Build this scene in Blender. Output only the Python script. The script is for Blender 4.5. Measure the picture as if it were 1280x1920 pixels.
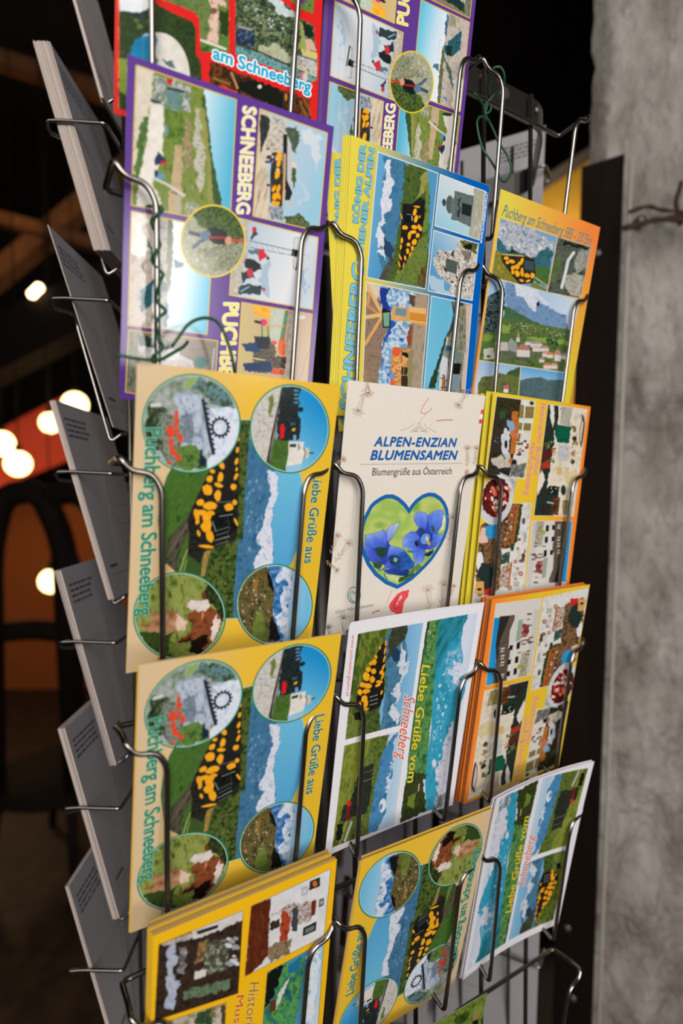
import bpy, math, random
import numpy as np
from mathutils import Vector, Matrix

# ---------------------------------------------------------------- scene, camera, light
for o in list(bpy.data.objects): bpy.data.objects.remove(o)
S = bpy.context.scene
COL = S.collection
EYE = 1.35                                   # camera height above the floor
cd = bpy.data.cameras.new('camera'); cam = bpy.data.objects.new('camera', cd); COL.objects.link(cam)
cd.sensor_fit = 'VERTICAL'; cd.sensor_height = 36.0; cd.sensor_width = 24.0
cd.lens = 1063.0 / 1920.0 * 36.0
cd.clip_start = 0.02; cd.clip_end = 50
cam.matrix_world = Matrix.Translation((0, 0, EYE)) @ Matrix.Rotation(math.radians(90 - 2.11), 4, 'X') @ Matrix.Rotation(math.radians(-.36), 4, 'Z')
S.camera = cam
cd.dof.use_dof = True; cd.dof.focus_distance = 0.40; cd.dof.aperture_fstop = 3.3
S.view_settings.view_transform = 'Standard'; S.view_settings.look = 'None'
S.view_settings.gamma = 1.0; S.view_settings.use_curve_mapping = False
S.view_settings.exposure = 0.16
W_ = bpy.data.worlds.new('world'); S.world = W_; W_.use_nodes = True
bg = W_.node_tree.nodes['Background']; bg.inputs[0].default_value = (.80, .86, 1.0, 1); bg.inputs[1].default_value = 0.03

def area(name, loc, target, sx, sy, power, color):
    l = bpy.data.lights.new(name, 'AREA'); l.shape = 'RECTANGLE'; l.size = sx; l.size_y = sy
    l.energy = power; l.color = color
    o = bpy.data.objects.new(name, l); COL.objects.link(o)
    d = Vector(target) - Vector(loc)
    o.matrix_world = Matrix.Translation(loc) @ d.to_track_quat('-Z', 'Y').to_matrix().to_4x4()
    return o
# the shop's open doorway and window front, behind and right of the viewer; plus two added glare lights
area('doorway_daylight', (.30, -1.55, EYE + .75), (0.05, .4, EYE - .05), 1.15, 1.7, 41, (1.0, .97, .93))
area('narrow_glare_light', (1.13, -1.24, EYE - .02), (0.0, .28, EYE + .05), .13, .55, 6.0, (1.0, .97, .93))  # unseen narrow source, added for the sheen along the purple card's left side
area('side_glare_light', (1.52, -.92, EYE - .13), (.05, .36, EYE + .05), .06, .40, 2.2, (1.0, .97, .93))  # second unseen strip, added for the sheen streak near that card's right edge
area('window_daylight', (-1.1, -1.4, EYE + .9), (0.1, .4, EYE - .1), 1.2, 1.0, 7, (.93, .96, 1.0))

def point(name, loc, power, color, r=.05):
    l = bpy.data.lights.new(name, 'POINT'); l.energy = power; l.color = color; l.shadow_soft_size = r
    o = bpy.data.objects.new(name, l); COL.objects.link(o); o.location = loc
    return o

# ---------------------------------------------------------------- helpers
def lin(c):
    return tuple(((x/255.)/12.92 if x <= 10.3 else (((x/255.)+.055)/1.055)**2.4) for x in c)
def mat(name, col, rough=.5, metal=0., spec=.5, bump=None, noise=None, emit=None, coat=0):
    m = bpy.data.materials.new(name); m.use_nodes = True; nt = m.node_tree; b = nt.nodes['Principled BSDF']
    c = lin(col) + (1,)
    b.inputs['Base Color'].default_value = c; b.inputs['Roughness'].default_value = rough
    b.inputs['Metallic'].default_value = metal; b.inputs['Specular IOR Level'].default_value = spec
    b.inputs['Coat Weight'].default_value = coat
    if emit:
        b.inputs['Emission Color'].default_value = lin(emit[0]) + (1,); b.inputs['Emission Strength'].default_value = emit[1]
    tc = nt.nodes.new('ShaderNodeTexCoord')
    if noise:                                   # (scale xyz, amount colour, detail)
        sc, c2, thr = noise
        mp = nt.nodes.new('ShaderNodeMapping'); mp.inputs['Scale'].default_value = sc
        n = nt.nodes.new('ShaderNodeTexNoise'); n.inputs['Scale'].default_value = 1; n.inputs['Detail'].default_value = 6
        n.inputs['Roughness'].default_value = .62
        r = nt.nodes.new('ShaderNodeValToRGB'); r.color_ramp.elements[0].position = thr[0]; r.color_ramp.elements[1].position = thr[1]
        r.color_ramp.elements[0].color = c; r.color_ramp.elements[1].color = lin(c2) + (1,)
        nt.links.new(tc.outputs['Object'], mp.inputs[0]); nt.links.new(mp.outputs[0], n.inputs['Vector'])
        nt.links.new(n.outputs['Fac'], r.inputs[0]); nt.links.new(r.outputs[0], b.inputs['Base Color'])
    if bump:
        sc, st, dist = bump
        mp = nt.nodes.new('ShaderNodeMapping'); mp.inputs['Scale'].default_value = sc
        n = nt.nodes.new('ShaderNodeTexNoise'); n.inputs['Scale'].default_value = 1; n.inputs['Detail'].default_value = 8
        bp = nt.nodes.new('ShaderNodeBump'); bp.inputs['Strength'].default_value = st; bp.inputs['Distance'].default_value = dist
        nt.links.new(tc.outputs['Object'], mp.inputs[0]); nt.links.new(mp.outputs[0], n.inputs['Vector'])
        nt.links.new(n.outputs['Fac'], bp.inputs['Height']); nt.links.new(bp.outputs[0], b.inputs['Normal'])
    return m
M = {}
M['chrome'] = mat('worn_chrome_wire', (158, 152, 145), .24, 1., bump=((60, 60, 60), .25, .0004))
M['steel'] = mat('dull_steel', (118, 112, 105), .38, 1., bump=((40, 40, 40), .3, .0004))
M['back'] = mat('uncoated_card_back', (156, 151, 154), .6, spec=.25)
M['edge'] = mat('card_edge', (176, 150, 132), .8, spec=.2)
M['edgew'] = mat('card_edge_white', (222, 212, 208), .7, spec=.2)
M['ink'] = mat('printed_grey_ink', (70, 66, 68), .6)
def ink(col, rough=.24):
    k = 'ink_%02x%02x%02x' % tuple(int(x) for x in col)
    if k not in M: M[k] = mat(k, col, rough, spec=.45)
    return M[k]
pm = bpy.data.materials.new('printed_picture'); pm.use_nodes = True
_b = pm.node_tree.nodes['Principled BSDF']; _b.inputs['Roughness'].default_value = .17; _b.inputs['Specular IOR Level'].default_value = .42
_a = pm.node_tree.nodes.new('ShaderNodeVertexColor'); _a.layer_name = 'print'
pm.node_tree.links.new(_a.outputs[0], _b.inputs['Base Color'])
pmm = bpy.data.materials.new('printed_matt_picture'); pmm.use_nodes = True
_b = pmm.node_tree.nodes['Principled BSDF']; _b.inputs['Roughness'].default_value = .62; _b.inputs['Specular IOR Level'].default_value = .25
_a = pmm.node_tree.nodes.new('ShaderNodeVertexColor'); _a.layer_name = 'print'
pmm.node_tree.links.new(_a.outputs[0], _b.inputs['Base Color'])

def mesh(name, vs, fs, m, parent=None, smooth=False, mats=None, mi=None):
    me = bpy.data.meshes.new(name); me.from_pydata([tuple(v) for v in vs], [], fs)
    for x in (mats or [m]): me.materials.append(x)
    if mi is not None: me.polygons.foreach_set('material_index', mi)
    if smooth: me.polygons.foreach_set('use_smooth', [True]*len(fs))
    me.update()
    o = bpy.data.objects.new(name, me); COL.objects.link(o)
    if parent: o.parent = parent
    return o
def empty(name, loc=(0, 0, 0)):
    o = bpy.data.objects.new(name, None); o.empty_display_size = .02; COL.objects.link(o); o.location = loc
    return o
def tag(o, label=None, cat=None, group=None, kind=None):
    if label: o['label'] = label
    if cat: o['category'] = cat
    if group: o['group'] = group
    if kind: o['kind'] = kind
    return o
class MB:
    def __init__(s): s.v = []; s.f = []
    def add(s, vs, fs):
        n = len(s.v); s.v += [tuple(v) for v in vs]; s.f += [tuple(i+n for i in f) for f in fs]; return s
    def box(s, c, h, R=None):
        R = R or Matrix.Identity(3)
        vs = [Vector(c) + R @ Vector((x*h[0], y*h[1], z*h[2])) for x in (-1, 1) for y in (-1, 1) for z in (-1, 1)]
        return s.add(vs, [(0, 1, 3, 2), (4, 6, 7, 5), (0, 4, 5, 1), (2, 3, 7, 6), (0, 2, 6, 4), (1, 5, 7, 3)])
    def tube(s, pts, r, n=10, closed=False):
        pts = [Vector(p) for p in pts]; N = len(pts)
        rr = r if isinstance(r, (list, tuple)) else [r]*N
        t0 = (pts[1]-pts[0]).normalized(); a = t0.orthogonal().normalized(); vs = []
        for i, p in enumerate(pts):
            if i == 0: t = t0
            elif i == N-1: t = (pts[-1]-pts[-2]).normalized()
            else: t = ((pts[i+1]-p).normalized() + (p-pts[i-1]).normalized()).normalized()
            a = (a - t*a.dot(t)).normalized(); b = t.cross(a)
            for k in range(n):
                w = 2*math.pi*k/n; vs.append(p + (a*math.cos(w)+b*math.sin(w))*rr[i])
        fs = [(i*n+k, i*n+(k+1) % n, (i+1)*n+(k+1) % n, (i+1)*n+k) for i in range(N-1) for k in range(n)]
        fs += [tuple(range(n-1, -1, -1)), tuple((N-1)*n+k for k in range(n))]
        return s.add(vs, fs)
    def lathe(s, c, prof, n=24, R=None):
        R = R or Matrix.Identity(3); vs = []
        for r, z in prof:
            for k in range(n):
                w = 2*math.pi*k/n; vs.append(Vector(c) + R @ Vector((r*math.cos(w), r*math.sin(w), z)))
        L = len(prof)
        fs = [(i*n+k, i*n+(k+1) % n, (i+1)*n+(k+1) % n, (i+1)*n+k) for i in range(L-1) for k in range(n)]
        return s.add(vs, fs)
    def build(s, name, m, parent=None, smooth=True):
        return mesh(name, s.v, s.f, m, parent, smooth)
def fillet(pts, r, n=5):
    pts = [Vector(p) for p in pts]; out = [pts[0]]
    for i in range(1, len(pts)-1):
        p = pts[i]; a = pts[i-1]-p; b = pts[i+1]-p
        d = min(r if not isinstance(r, (list, tuple)) else r[i], a.length*.45, b.length*.45)
        A = p+a.normalized()*d; B = p+b.normalized()*d
        for k in range(n+1):
            t = k/n; out.append(A*(1-t)**2 + p*2*t*(1-t) + B*t*t)
    out.append(pts[-1]); return out
def eye(x, y, z): return Vector((x, y, EYE+z))

# ---------------------------------------------------------------- rack geometry: three flat sides of wire pockets
PITCH = .15; WID = .1292
class Side:
    def __init__(s, ox, oy, deg, out):
        a = math.radians(deg); s.o = Vector((ox, oy, 0)); s.d = Vector((math.sin(a), math.cos(a), 0))
        s.n = Vector((math.cos(a), -math.sin(a), 0))*out
    def p(s, u, q, z): return s.o + s.d*u + s.n*q + Vector((0, 0, EYE+z))
FRONT = Side(-.1153, .2921, 58.3, 1)
LEFT = Side(-.250, .495, -1.7, -1)
REAR = Side(.240, .655, -61.7, 1)
def row_z(k): return .0175 + (3-k)*PITCH
# value noise shared by the plaster and the printing
def vnoise(x, y, seed):
    ix = np.floor(x).astype(np.int64); iy = np.floor(y).astype(np.int64); fx = x-ix; fy = y-iy
    fx = fx*fx*(3-2*fx); fy = fy*fy*(3-2*fy)
    def h(a, b):
        k = (a*374761393 + b*668265263 + seed*1442695) & 0xffffffff
        k = ((k ^ (k >> 13))*1274126177) & 0xffffffff
        return ((k ^ (k >> 16)) & 0xffff)/65535.
    return (h(ix, iy)*(1-fx)+h(ix+1, iy)*fx)*(1-fy)+(h(ix, iy+1)*(1-fx)+h(ix+1, iy+1)*fx)*fy
def fbm(x, y, seed, o=3):
    t = 0; a = .5; n = 0
    for i in range(o):
        t = t+a*vnoise(x*2**i+i*7.3, y*2**i+i*3.1, seed+i); n += a; a *= .55
    return t/n
# ---------------------------------------------------------------- the room
def struct(name, mb, m, smooth=False):
    o = mb.build(name, m, None, smooth); tag(o, kind='structure'); return o
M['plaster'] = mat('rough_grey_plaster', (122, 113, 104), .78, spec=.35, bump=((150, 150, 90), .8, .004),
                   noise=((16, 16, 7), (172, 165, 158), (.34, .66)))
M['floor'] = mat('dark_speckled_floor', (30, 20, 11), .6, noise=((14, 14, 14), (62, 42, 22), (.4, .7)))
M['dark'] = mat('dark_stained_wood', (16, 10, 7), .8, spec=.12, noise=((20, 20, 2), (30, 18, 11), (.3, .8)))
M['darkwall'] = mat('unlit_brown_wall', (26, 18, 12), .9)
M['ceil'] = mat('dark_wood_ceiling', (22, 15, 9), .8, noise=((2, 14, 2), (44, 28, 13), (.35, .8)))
M['rafter'] = mat('brown_rafter_wood', (84, 50, 24), .8, noise=((3, 3, 3), (140, 86, 40), (.4, .7)))
M['yellow'] = mat('yellow_painted_wall', (206, 150, 42), .8)
M['orange'] = mat('burnt_orange_wall', (142, 72, 18), .9)
M['redor'] = mat('orange_red_cloth', (205, 66, 38), .8)
M['rust'] = mat('rusty_brown_branch', (58, 36, 24), .8, bump=((90, 90, 90), .6, .002))
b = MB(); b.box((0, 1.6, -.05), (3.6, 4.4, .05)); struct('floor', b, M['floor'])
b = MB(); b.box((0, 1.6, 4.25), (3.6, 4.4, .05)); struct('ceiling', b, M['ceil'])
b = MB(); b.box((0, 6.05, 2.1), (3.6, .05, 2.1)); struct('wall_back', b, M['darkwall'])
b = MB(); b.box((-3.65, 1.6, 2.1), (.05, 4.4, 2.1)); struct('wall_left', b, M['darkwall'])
# plastered pier on the right: its core, and the uneven hand-trowelled front skin
vs = []; prof = [(.620, 1.30), (.440, .985), (1.25, .985), (1.25, 1.30)]
for z in (0, 4.2):
    for x, y in prof: vs.append((x-.004+(z-EYE-.52)*.026, y, z))
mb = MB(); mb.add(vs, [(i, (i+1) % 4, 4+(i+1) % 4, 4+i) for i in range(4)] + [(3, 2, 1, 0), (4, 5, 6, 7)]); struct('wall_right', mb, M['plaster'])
def plaster_skin():
    xs = np.concatenate([np.linspace(.4262, .66, 118), np.linspace(.67, 1.25, 20)]); zs = np.concatenate([np.linspace(-EYE, -.92, 12), np.linspace(-.917, .93, 700), np.linspace(.94, 2.85, 20)])
    X, Z = np.meshgrid(xs, zs)
    rel = (fbm(X/.013+Z*9, Z/.026, 41, 3)-.5)*.0150 + (fbm(X/.055, Z/.10, 57, 2)-.5)*.034
    Y = .950 - rel + np.interp(Z, [-1.4, -.5, -.25, -.06, .02, .10, .16, .30, .50, .70, 1.6], [0, .004, .000, .018, .036, .024, -.004, -.004, .004, .000, .012])
    e = np.clip((.450-X)/.024, 0, 1); Y = Y + e*e*.030
    co = np.stack([X-.004+(Z-.52)*.026, Y, Z+EYE], -1).reshape(-1, 3); ny, nx = X.shape
    i = (np.arange(ny-1)[:, None]*nx+np.arange(nx-1)[None, :]).ravel()
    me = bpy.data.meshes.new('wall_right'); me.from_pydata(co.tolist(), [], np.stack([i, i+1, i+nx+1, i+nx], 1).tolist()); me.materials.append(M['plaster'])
    me.polygons.foreach_set('use_smooth', [True]*len(me.polygons)); me.update()
    o = bpy.data.objects.new('wall_right', me); COL.objects.link(o); tag(o, kind='structure')
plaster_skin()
m = MB(); m.tube([(.4612+(z-EYE-.52)*.026-.0055, .9045, z) for z in (0, .6, EYE, EYE+.515)], .0030, 10)
struct('trim_1', m, mat('pale_filler_bead', (176, 168, 158), .7), True)
# dark board standing against the pier's corner
bd = MB(); A_ = Vector((.4500, .900, 0)); B_ = Vector((.3985, .936, 0)); t_ = Vector((.010, .022, 0))
z1a, z1b = EYE+.521, EYE+.520
pts = [A_, B_, B_+t_, A_+t_]
bd.add([(p.x-.007-(EYE+.52)*.026, p.y, 0) for p in pts] + [(p.x-.007, p.y, z1a) for p in pts],
       [(0, 1, 2, 3), (4, 7, 6, 5), (0, 4, 5, 1), (1, 5, 6, 2), (2, 6, 7, 3), (3, 7, 4, 0)])
bo = bd.build('wooden_post', M['dark'], None, False)
tag(bo, 'dark brown wooden board standing upright against the grey plaster wall', 'board')
nb = Vector((-.573, -.82, 0)).normalized()
Rq = nb.to_track_quat('Z', 'Y').to_matrix()
M['screw'] = mat('zinc_screw_head', (120, 116, 110), .45, .8)
for f, z in ((.55, .377), (.70, -.735), (.5, .95-1.8)):
    c = A_.lerp(B_, f); c.z = EYE+z; c.x += -.007+(z-.52)*.026; s = MB(); s.lathe(c+nb*.0003, [(0, .003), (.003, .0028), (.0055, .0015), (.006, 0), (0, 0)], 16, Rq)
    s.build('screw', M['screw'], bo)
# dark cupboard side that closes the gap behind the rack's right end, yellow wall above it
b = MB(); b.box((1.55, 3.25, 2.1), (1.0, .05, 2.1)); struct('wall_yellow', b, M['yellow'])
b = MB(); b.box((.80, 2.3, (EYE+.10)/2-.28), (.48, .25, (EYE+.10)/2-.28)); cb = b.build('sideboard', M['dark'], None, False)
tag(cb, 'dark brown wooden sideboard in the shade behind the rack, right of it', 'sideboard')
# roof timbers crossing the dark space
def beam(p, q, w, h, m, nm, label):
    p = Vector(p); q = Vector(q); d = (q-p).normalized(); s = d.cross(Vector((0, 1, 0))).normalized()
    R = Matrix((d, Vector((0, 1, 0)), s)).transposed(); mb = MB(); mb.box((p+q)/2, ((q-p).length/2, w, h), R)
    o = mb.build(nm, m, None, False); tag(o, label, 'roof beam'); return o
beam(eye(.35, 2.6, 1.82), eye(1.75, 2.6, 2.70), .10, .68, M['dark'], 'roof_beam', 'thick dark sloping roof beam above the yellow wall, right of the rack')
beam(eye(-2.3, 2.5, .22), eye(-.75, 2.5, .98), .08, .105, M['dark'], 'roof_beam', 'black sloping timber just above the orange-red cloth at left')
beam(eye(-2.4, 3.3, .9), eye(-1.0, 3.3, 2.0), .06, .05, M['rafter'], 'roof_beam', 'brown rafter rising steeply in the dark upper left')
beam(eye(-2.6, 3.0, 2.5), eye(-1.2, 3.0, 2.05), .05, .035, M['rafter'], 'roof_beam', 'thin brown rafter falling to the right at the top left')
beam(eye(-2.4, 3.2, 1.66), eye(-1.3, 3.2, 1.36), .05, .03, M['rafter'], 'roof_beam', 'thin brown rafter low in the dark upper left')
# far orange wall with the glowing globes in front of it
b = MB(); b.box((-2.0, 3.9, EYE-.95), (1.45, .04, 1.0)); struct('wall_orange', b, M['orange'])
b = MB(); b.add([eye(-2.3, 3.0, .082), eye(-1.46, 3.05, .53), eye(-1.40, 3.05, .20), eye(-2.3, 3.0, -.152),
                 eye(-2.3, 3.03, .082), eye(-1.46, 3.08, .53), eye(-1.40, 3.08, .20), eye(-2.3, 3.03, -.152)],
                [(0, 1, 2, 3), (4, 7, 6, 5), (0, 4, 5, 1), (1, 5, 6, 2), (2, 6, 7, 3), (3, 7, 4, 0)])
cl = b.build('cloth_banner', M['redor'], None, False); tag(cl, 'orange-red slanting cloth strip glowing behind the round lamps at left', 'cloth')
M['glow'] = mat('warm_glowing_glass', (255, 236, 176), .4, emit=((255, 226, 150), 5.0))
M['glow2'] = mat('warm_glowing_tube', (255, 226, 190), .4, emit=((255, 214, 165), 7.0))
def globe(px, py, D, r, label, side=1):
    x = (px-640)/1063*D; z = (921-py)/1063*D
    root = empty('globe_lamp', eye(x, D, z)); tag(root, label, 'lamp', 'warm globe lamps in the dark room')
    m = MB(); m.lathe((0, 0, 0), [(r*math.sin(math.pi*i/14)+1e-5, -r*math.cos(math.pi*i/14)) for i in range(15)], 24); m.build('glass_globe', M['glow'], root)
    m = MB(); m.lathe((0, 0, r*.95), [(.0, .03), (.014, .03), (.016, 0), (0, 0)], 12); m.tube([(0, 0, r+.02), (0, 0, 4.2-(EYE+z))], .003, 6); m.build('socket_and_cord', M['dark'], root)
globe(6, 828, 2.45, .052, 'round glowing lamp cut by the left picture edge')
globe(36, 866, 2.45, .053, 'round glowing lamp lowest of the pair at the left edge')
globe(98, 790, 2.6, .045, 'round glowing lamp half behind the third white card stack')
globe(145, 757, 2.7, .058, 'round glowing lamp behind the wire just above the third white card stack')
globe(93, 1087, 2.45, .051, 'round glowing lamp low down, touching the fourth white card stack')
tb = empty('tube_lamp', eye((77-640)/1063*2.4, 2.4, (921-548)/1063*2.4)); tag(tb, 'short slanting glowing tube lamp in the dark, upper left', 'lamp')
m = MB(); m.tube([(-.026, 0, -.024), (-.020, 0, -.018), (.020, 0, .020), (.026, 0, .026)], [.006, .018, .018, .006], 14); m.build('glowing_tube', M['glow2'], tb)
m = MB(); m.tube([(.026, 0, .026), (.05, .02, .05), (.05, .02, .75)], .006, 8); m.build('bracket', M['dark'], tb)
point('orange_wall_lamp', (-1.9, 2.9, EYE-.35), 7, (1, .62, .30), .1)
point('cloth_lamp', (-1.75, 2.5, EYE+.1), 1.6, (1, .70, .42), .08)
point('yellow_wall_lamp', (1.3, 2.85, EYE+1.05), 24, (1, .93, .75), .12)
point('rafter_lamp', (-1.6, 2.7, EYE+1.3), 2.2, (1, .62, .30), .08)
# dark bentwood chair between the rack and the orange wall
def chair():
    D = 1.9; f = D/1063
    r = empty('bentwood_chair', (-1.06, D, 0)); tag(r, 'black bentwood chair with arched back in front of the orange wall', 'chair')
    W = lambda px, py: Vector(((px-640)*f+1.06, 0, EYE+(921-py)*f))
    def t(nm, pts, rad, sm=.15):
        m = MB(); m.tube(fillet([W(*p) for p in pts], sm, 8), rad, 12); return m.build(nm, M['dark'], r)
    t('back_frame', [(-30, 1530), (-22, 1030), (5, 925), (75, 915), (118, 1010), (132, 1480)], .042)
    t('cross_rail', [(-20, 1185), (60, 1178), (120, 1186)], .034)
    t('back_slat', [(118, 1010), (150, 1120), (168, 1230)], .03)
    t('arm_rail', [(70, 935), (150, 915), (230, 1030)], .038)
    m = MB(); m.lathe(W(60, 1500)+Vector((0, .15, 0)), [(0, -.02), (.22, -.02), (.24, 0), (.22, .02), (0, .02)], 24); m.build('seat', M['dark'], r)
    for x, y in ((-.25, -.02), (-.0, -.02), (-.22, .32), (.0, .32)):
        c = W(60, 1500); m = MB(); m.tube([(c.x+x+.12, y, c.z), (c.x+x*1.2+.12, y*1.1, -EYE*0)], [.02, .014], 10); m.build('leg', M['dark'], r)
chair()
# rusty twigs nailed across the plaster
def twig(pts, r, label):
    m = MB(); P = fillet([eye(*p) for p in pts], .02, 4); rr = [r*(1+.22*math.sin(i*1.7)) for i in range(len(P))]
    o = m.tube(P, rr, 8).build('twig', M['rust']); tag(o, label, 'twig'); return o
D = .875; X = lambda px: (px-640)/1063*D; Z = lambda py: (921-py)/1063*D
twig([(X(1168), D-.008, Z(416)), (X(1200), D-.01, Z(405)), (X(1240), D+.01, Z(403)), (X(1330), D+.025, Z(399))], .0030, 'upper thin rusty twig running across the grey plaster')
twig([(X(1156), D-.012, Z(447)), (X(1185), D-.012, Z(440)), (X(1215), D-.005, Z(428)), (X(1280), D+.01, Z(420)), (X(1330), D+.02, Z(412))], .0042, 'lower thicker rusty twig running across the grey plaster')
twig([(X(1200), D-.004, Z(434)), (X(1240), D+.0, Z(420)), (X(1300), D+.02, Z(404))], .0025, 'short twig crossing between the two rusty twigs')
m = MB(); c = eye(X(1231), .935, Z(394)); m.lathe(c, [(0, -.012), (.006, -.011), (.009, -.006), (.009, .004), (.006, .009), (0, .01)], 16, Matrix.Rotation(math.radians(90), 3, 'X'))
g = m.build('glass_knob', M['screw']); tag(g, 'small shiny knob on the plaster just above the twigs', 'knob')
m = MB(); m.tube(fillet([eye(X(1300), .92, Z(330)), eye(X(1283), .90, Z(355)), eye(X(1275), .90, Z(378)), eye(X(1300), .92, Z(410))], .01), .004, 8)
g = m.build('wire_hook', M['rust']); tag(g, 'dark bent hook on the plaster at the right picture edge', 'hook')
# ---------------------------------------------------------------- the rack
rack = empty('postcard_rack', (-.02, .62, 0))
tag(rack, 'tall chromed wire rack with three sides of postcard pockets', 'display rack')
RI = Matrix.Translation((-.02, .62, 0)).inverted()
def toR(pts): return [RI @ Vector(p) for p in pts]
def pocket(side, c, k, qr=-.030, qb=-.012, qt=.001):
    z = row_z(k)+(.036 if side is REAR else 0); u0 = c*WID
    P = lambda u, q, h: side.p(u0+u*WID, q, z+h)
    L = [P(.28, qr-.0005, -.113), P(.205, qr-.0005, -.113), P(.188, qb, -.1215), P(.172, qt, -.016), P(.135, qt, -.0075), P(.05, .0005, -.006), P(.012, 0, .0005), P(.016, -.012, .001), P(.016, qr, -.001)]
    Rr = [P(1-.28, qr-.0005, -.113), P(1-.205, qr-.0005, -.113), P(1-.19, qb, -.1215), P(1-.165, qt, -.016), P(1-.13, qt, -.0075), P(1-.05, .0005, -.006), P(1-.012, 0, .0005), P(1-.016, -.012, .001), P(1-.016, qr, -.001)]
    rad = [.006, .006, .005, .010, .012, .008, .0035, .003, .004]
    pts = L + Rr[::-1]
    m = MB(); m.tube(fillet(toR(pts), rad + rad[::-1], 6), .00168, 10)
    m.build('wire_pocket', M['chrome'], rack)
def rods(side, cols, z0, z1, q=-.0335):
    for c in range(cols):
        for f in (.285, .725):
            m = MB(); m.tube(toR([side.p((c+f)*WID, q, z0), side.p((c+f)*WID, q, z1)]), .0019, 12); m.build('upright_rod', M['steel'], rack)
for c in range(3):
    for k in range(1, 8): pocket(FRONT, c, k)
for c in range(2):
    for k in range(0, 8): pocket(LEFT, c, k, -.050, -.040, -.013)
for c in range(3):
    for k in range(1, 9): pocket(REAR, c, k)
rods(FRONT, 3, -.78, .343); rods(LEFT, 2, -.78, .49, -.0535); rods(REAR, 3, -.78, .38)
# flat steel band that ties the uprights together, top and bottom
def band(z0, z1, nm):
    P = [FRONT.p(.05*WID, -.0375, 0), FRONT.p(3*WID-.012, -.0375, 0), REAR.p(.10*WID, -.040, 0), REAR.p(2.6*WID, -.040, 0), LEFT.p(1.7*WID, -.060, 0), LEFT.p(.2*WID, -.060, 0), FRONT.p(.05*WID, -.0375, 0)]
    P = [Vector((p.x, p.y, 0)) for p in fillet(P, .02, 6)]
    vs = []; fs = []
    for i, p in enumerate(P):
        q = P[min(i+1, len(P)-1)]-P[max(i-1, 0)]; nn = Vector((q.y, -q.x, 0)).normalized()
        for w, z in ((0, z0), (0, z1), (.0022, z1), (.0022, z0)):
            vs.append(RI @ Vector((p.x-nn.x*w, p.y-nn.y*w, EYE+z)))
    n = len(P); fs = [(i*4+a, i*4+(a+1) % 4, (i+1)*4+(a+1) % 4, (i+1)*4+a) for i in range(n-1) for a in range(4)]
    return mesh(nm, vs, fs, M['steel'], rack)
bnd = band(.322, .346, 'steel_band'); band(-.74, -.718, 'steel_band')
Rn = FRONT.n.to_track_quat('Z', 'Y').to_matrix()
for u, z, r in ((2.30, .340, .0030), (2.50, .336, .0058), (2.82, .336, .0030)):
    s = MB(); s.lathe(RI @ FRONT.p(u*WID, -.0372, z), [(0, .0022), (r*.6, .002), (r*.92, .0012), (r, 0), (0, 0)], 20, Rn); s.build('rivet', M['screw'], bnd)
m = MB(); m.tube([(0, 0, .02), (0, 0, EYE+.25)], .012, 20); m.build('centre_pole', M['steel'], rack)
m = MB(); m.lathe((0, 0, 0), [(0, .03), (.02, .03), (.024, .016), (.24, .010), (.25, 0), (0, 0)], 40); m.build('round_base', M['steel'], rack)
for z in (.30, -.75):
    for p in (FRONT.p(1.5*WID, -.037, z), LEFT.p(1*WID, -.037, z), REAR.p(1.2*WID, -.037, z)):
        m = MB(); m.tube([(0, 0, p.z), RI @ p], .003, 8); m.build('spoke', M['steel'], rack)
# ---------------------------------------------------------------- printing: a small painter that colours a fine grid on each card
def hom(src, dst):
    A = []; b = []
    for (x, y), (u, v) in zip(src, dst):
        A += [[x, y, 1, 0, 0, 0, -u*x, -u*y], [0, 0, 0, x, y, 1, -v*x, -v*y]]; b += [u, v]
    return np.append(np.linalg.solve(np.array(A, float), np.array(b, float)), 1).reshape(3, 3)
def happ(H, x, y):
    d = H[2, 0]*x+H[2, 1]*y+H[2, 2]
    return (H[0, 0]*x+H[0, 1]*y+H[0, 2])/d, (H[1, 0]*x+H[1, 1]*y+H[1, 2])/d
UNIT = [(0, 0), (1, 0), (1, 1), (0, 1)]
def T(*cols, s=6, st=1, a=0, seed=1, con=1.55, o=4):
    C = np.array(cols, float); ca, sa = math.cos(math.radians(a)), math.sin(math.radians(a))
    def f(x, y):
        u = (x*ca+y*sa)/(s*st); v = (-x*sa+y*ca)/s
        t = np.clip((fbm(u, v, seed, o)-.5)*con+.5, 0, .9999)*(len(C)-1)
        i = t.astype(int); w = (t-i)[..., None]
        return C[i]*(1-w)+C[np.minimum(i+1, len(C)-1)]*w
    return f
def G(p, *stops):
    """colour ramp along a straight line: p=(x0,y0,x1,y1), stops=(t,colour)"""
    x0, y0, x1, y1 = p; L = (x1-x0)**2+(y1-y0)**2; ts = [t for t, c in stops]; C = np.array([c for t, c in stops], float)
    def f(x, y):
        t = ((x-x0)*(x1-x0)+(y-y0)*(y1-y0))/L
        return np.stack([np.interp(t, ts, C[:, k]) for k in range(3)], -1)
    return f
def mix(f, g, k=.5):
    ff = f if callable(f) else (lambda x, y: np.broadcast_to(np.array(f, float), x.shape+(3,)))
    return lambda x, y: ff(x, y)*(1-k)+(g(x, y) if callable(g) else np.array(g, float))*k
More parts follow.
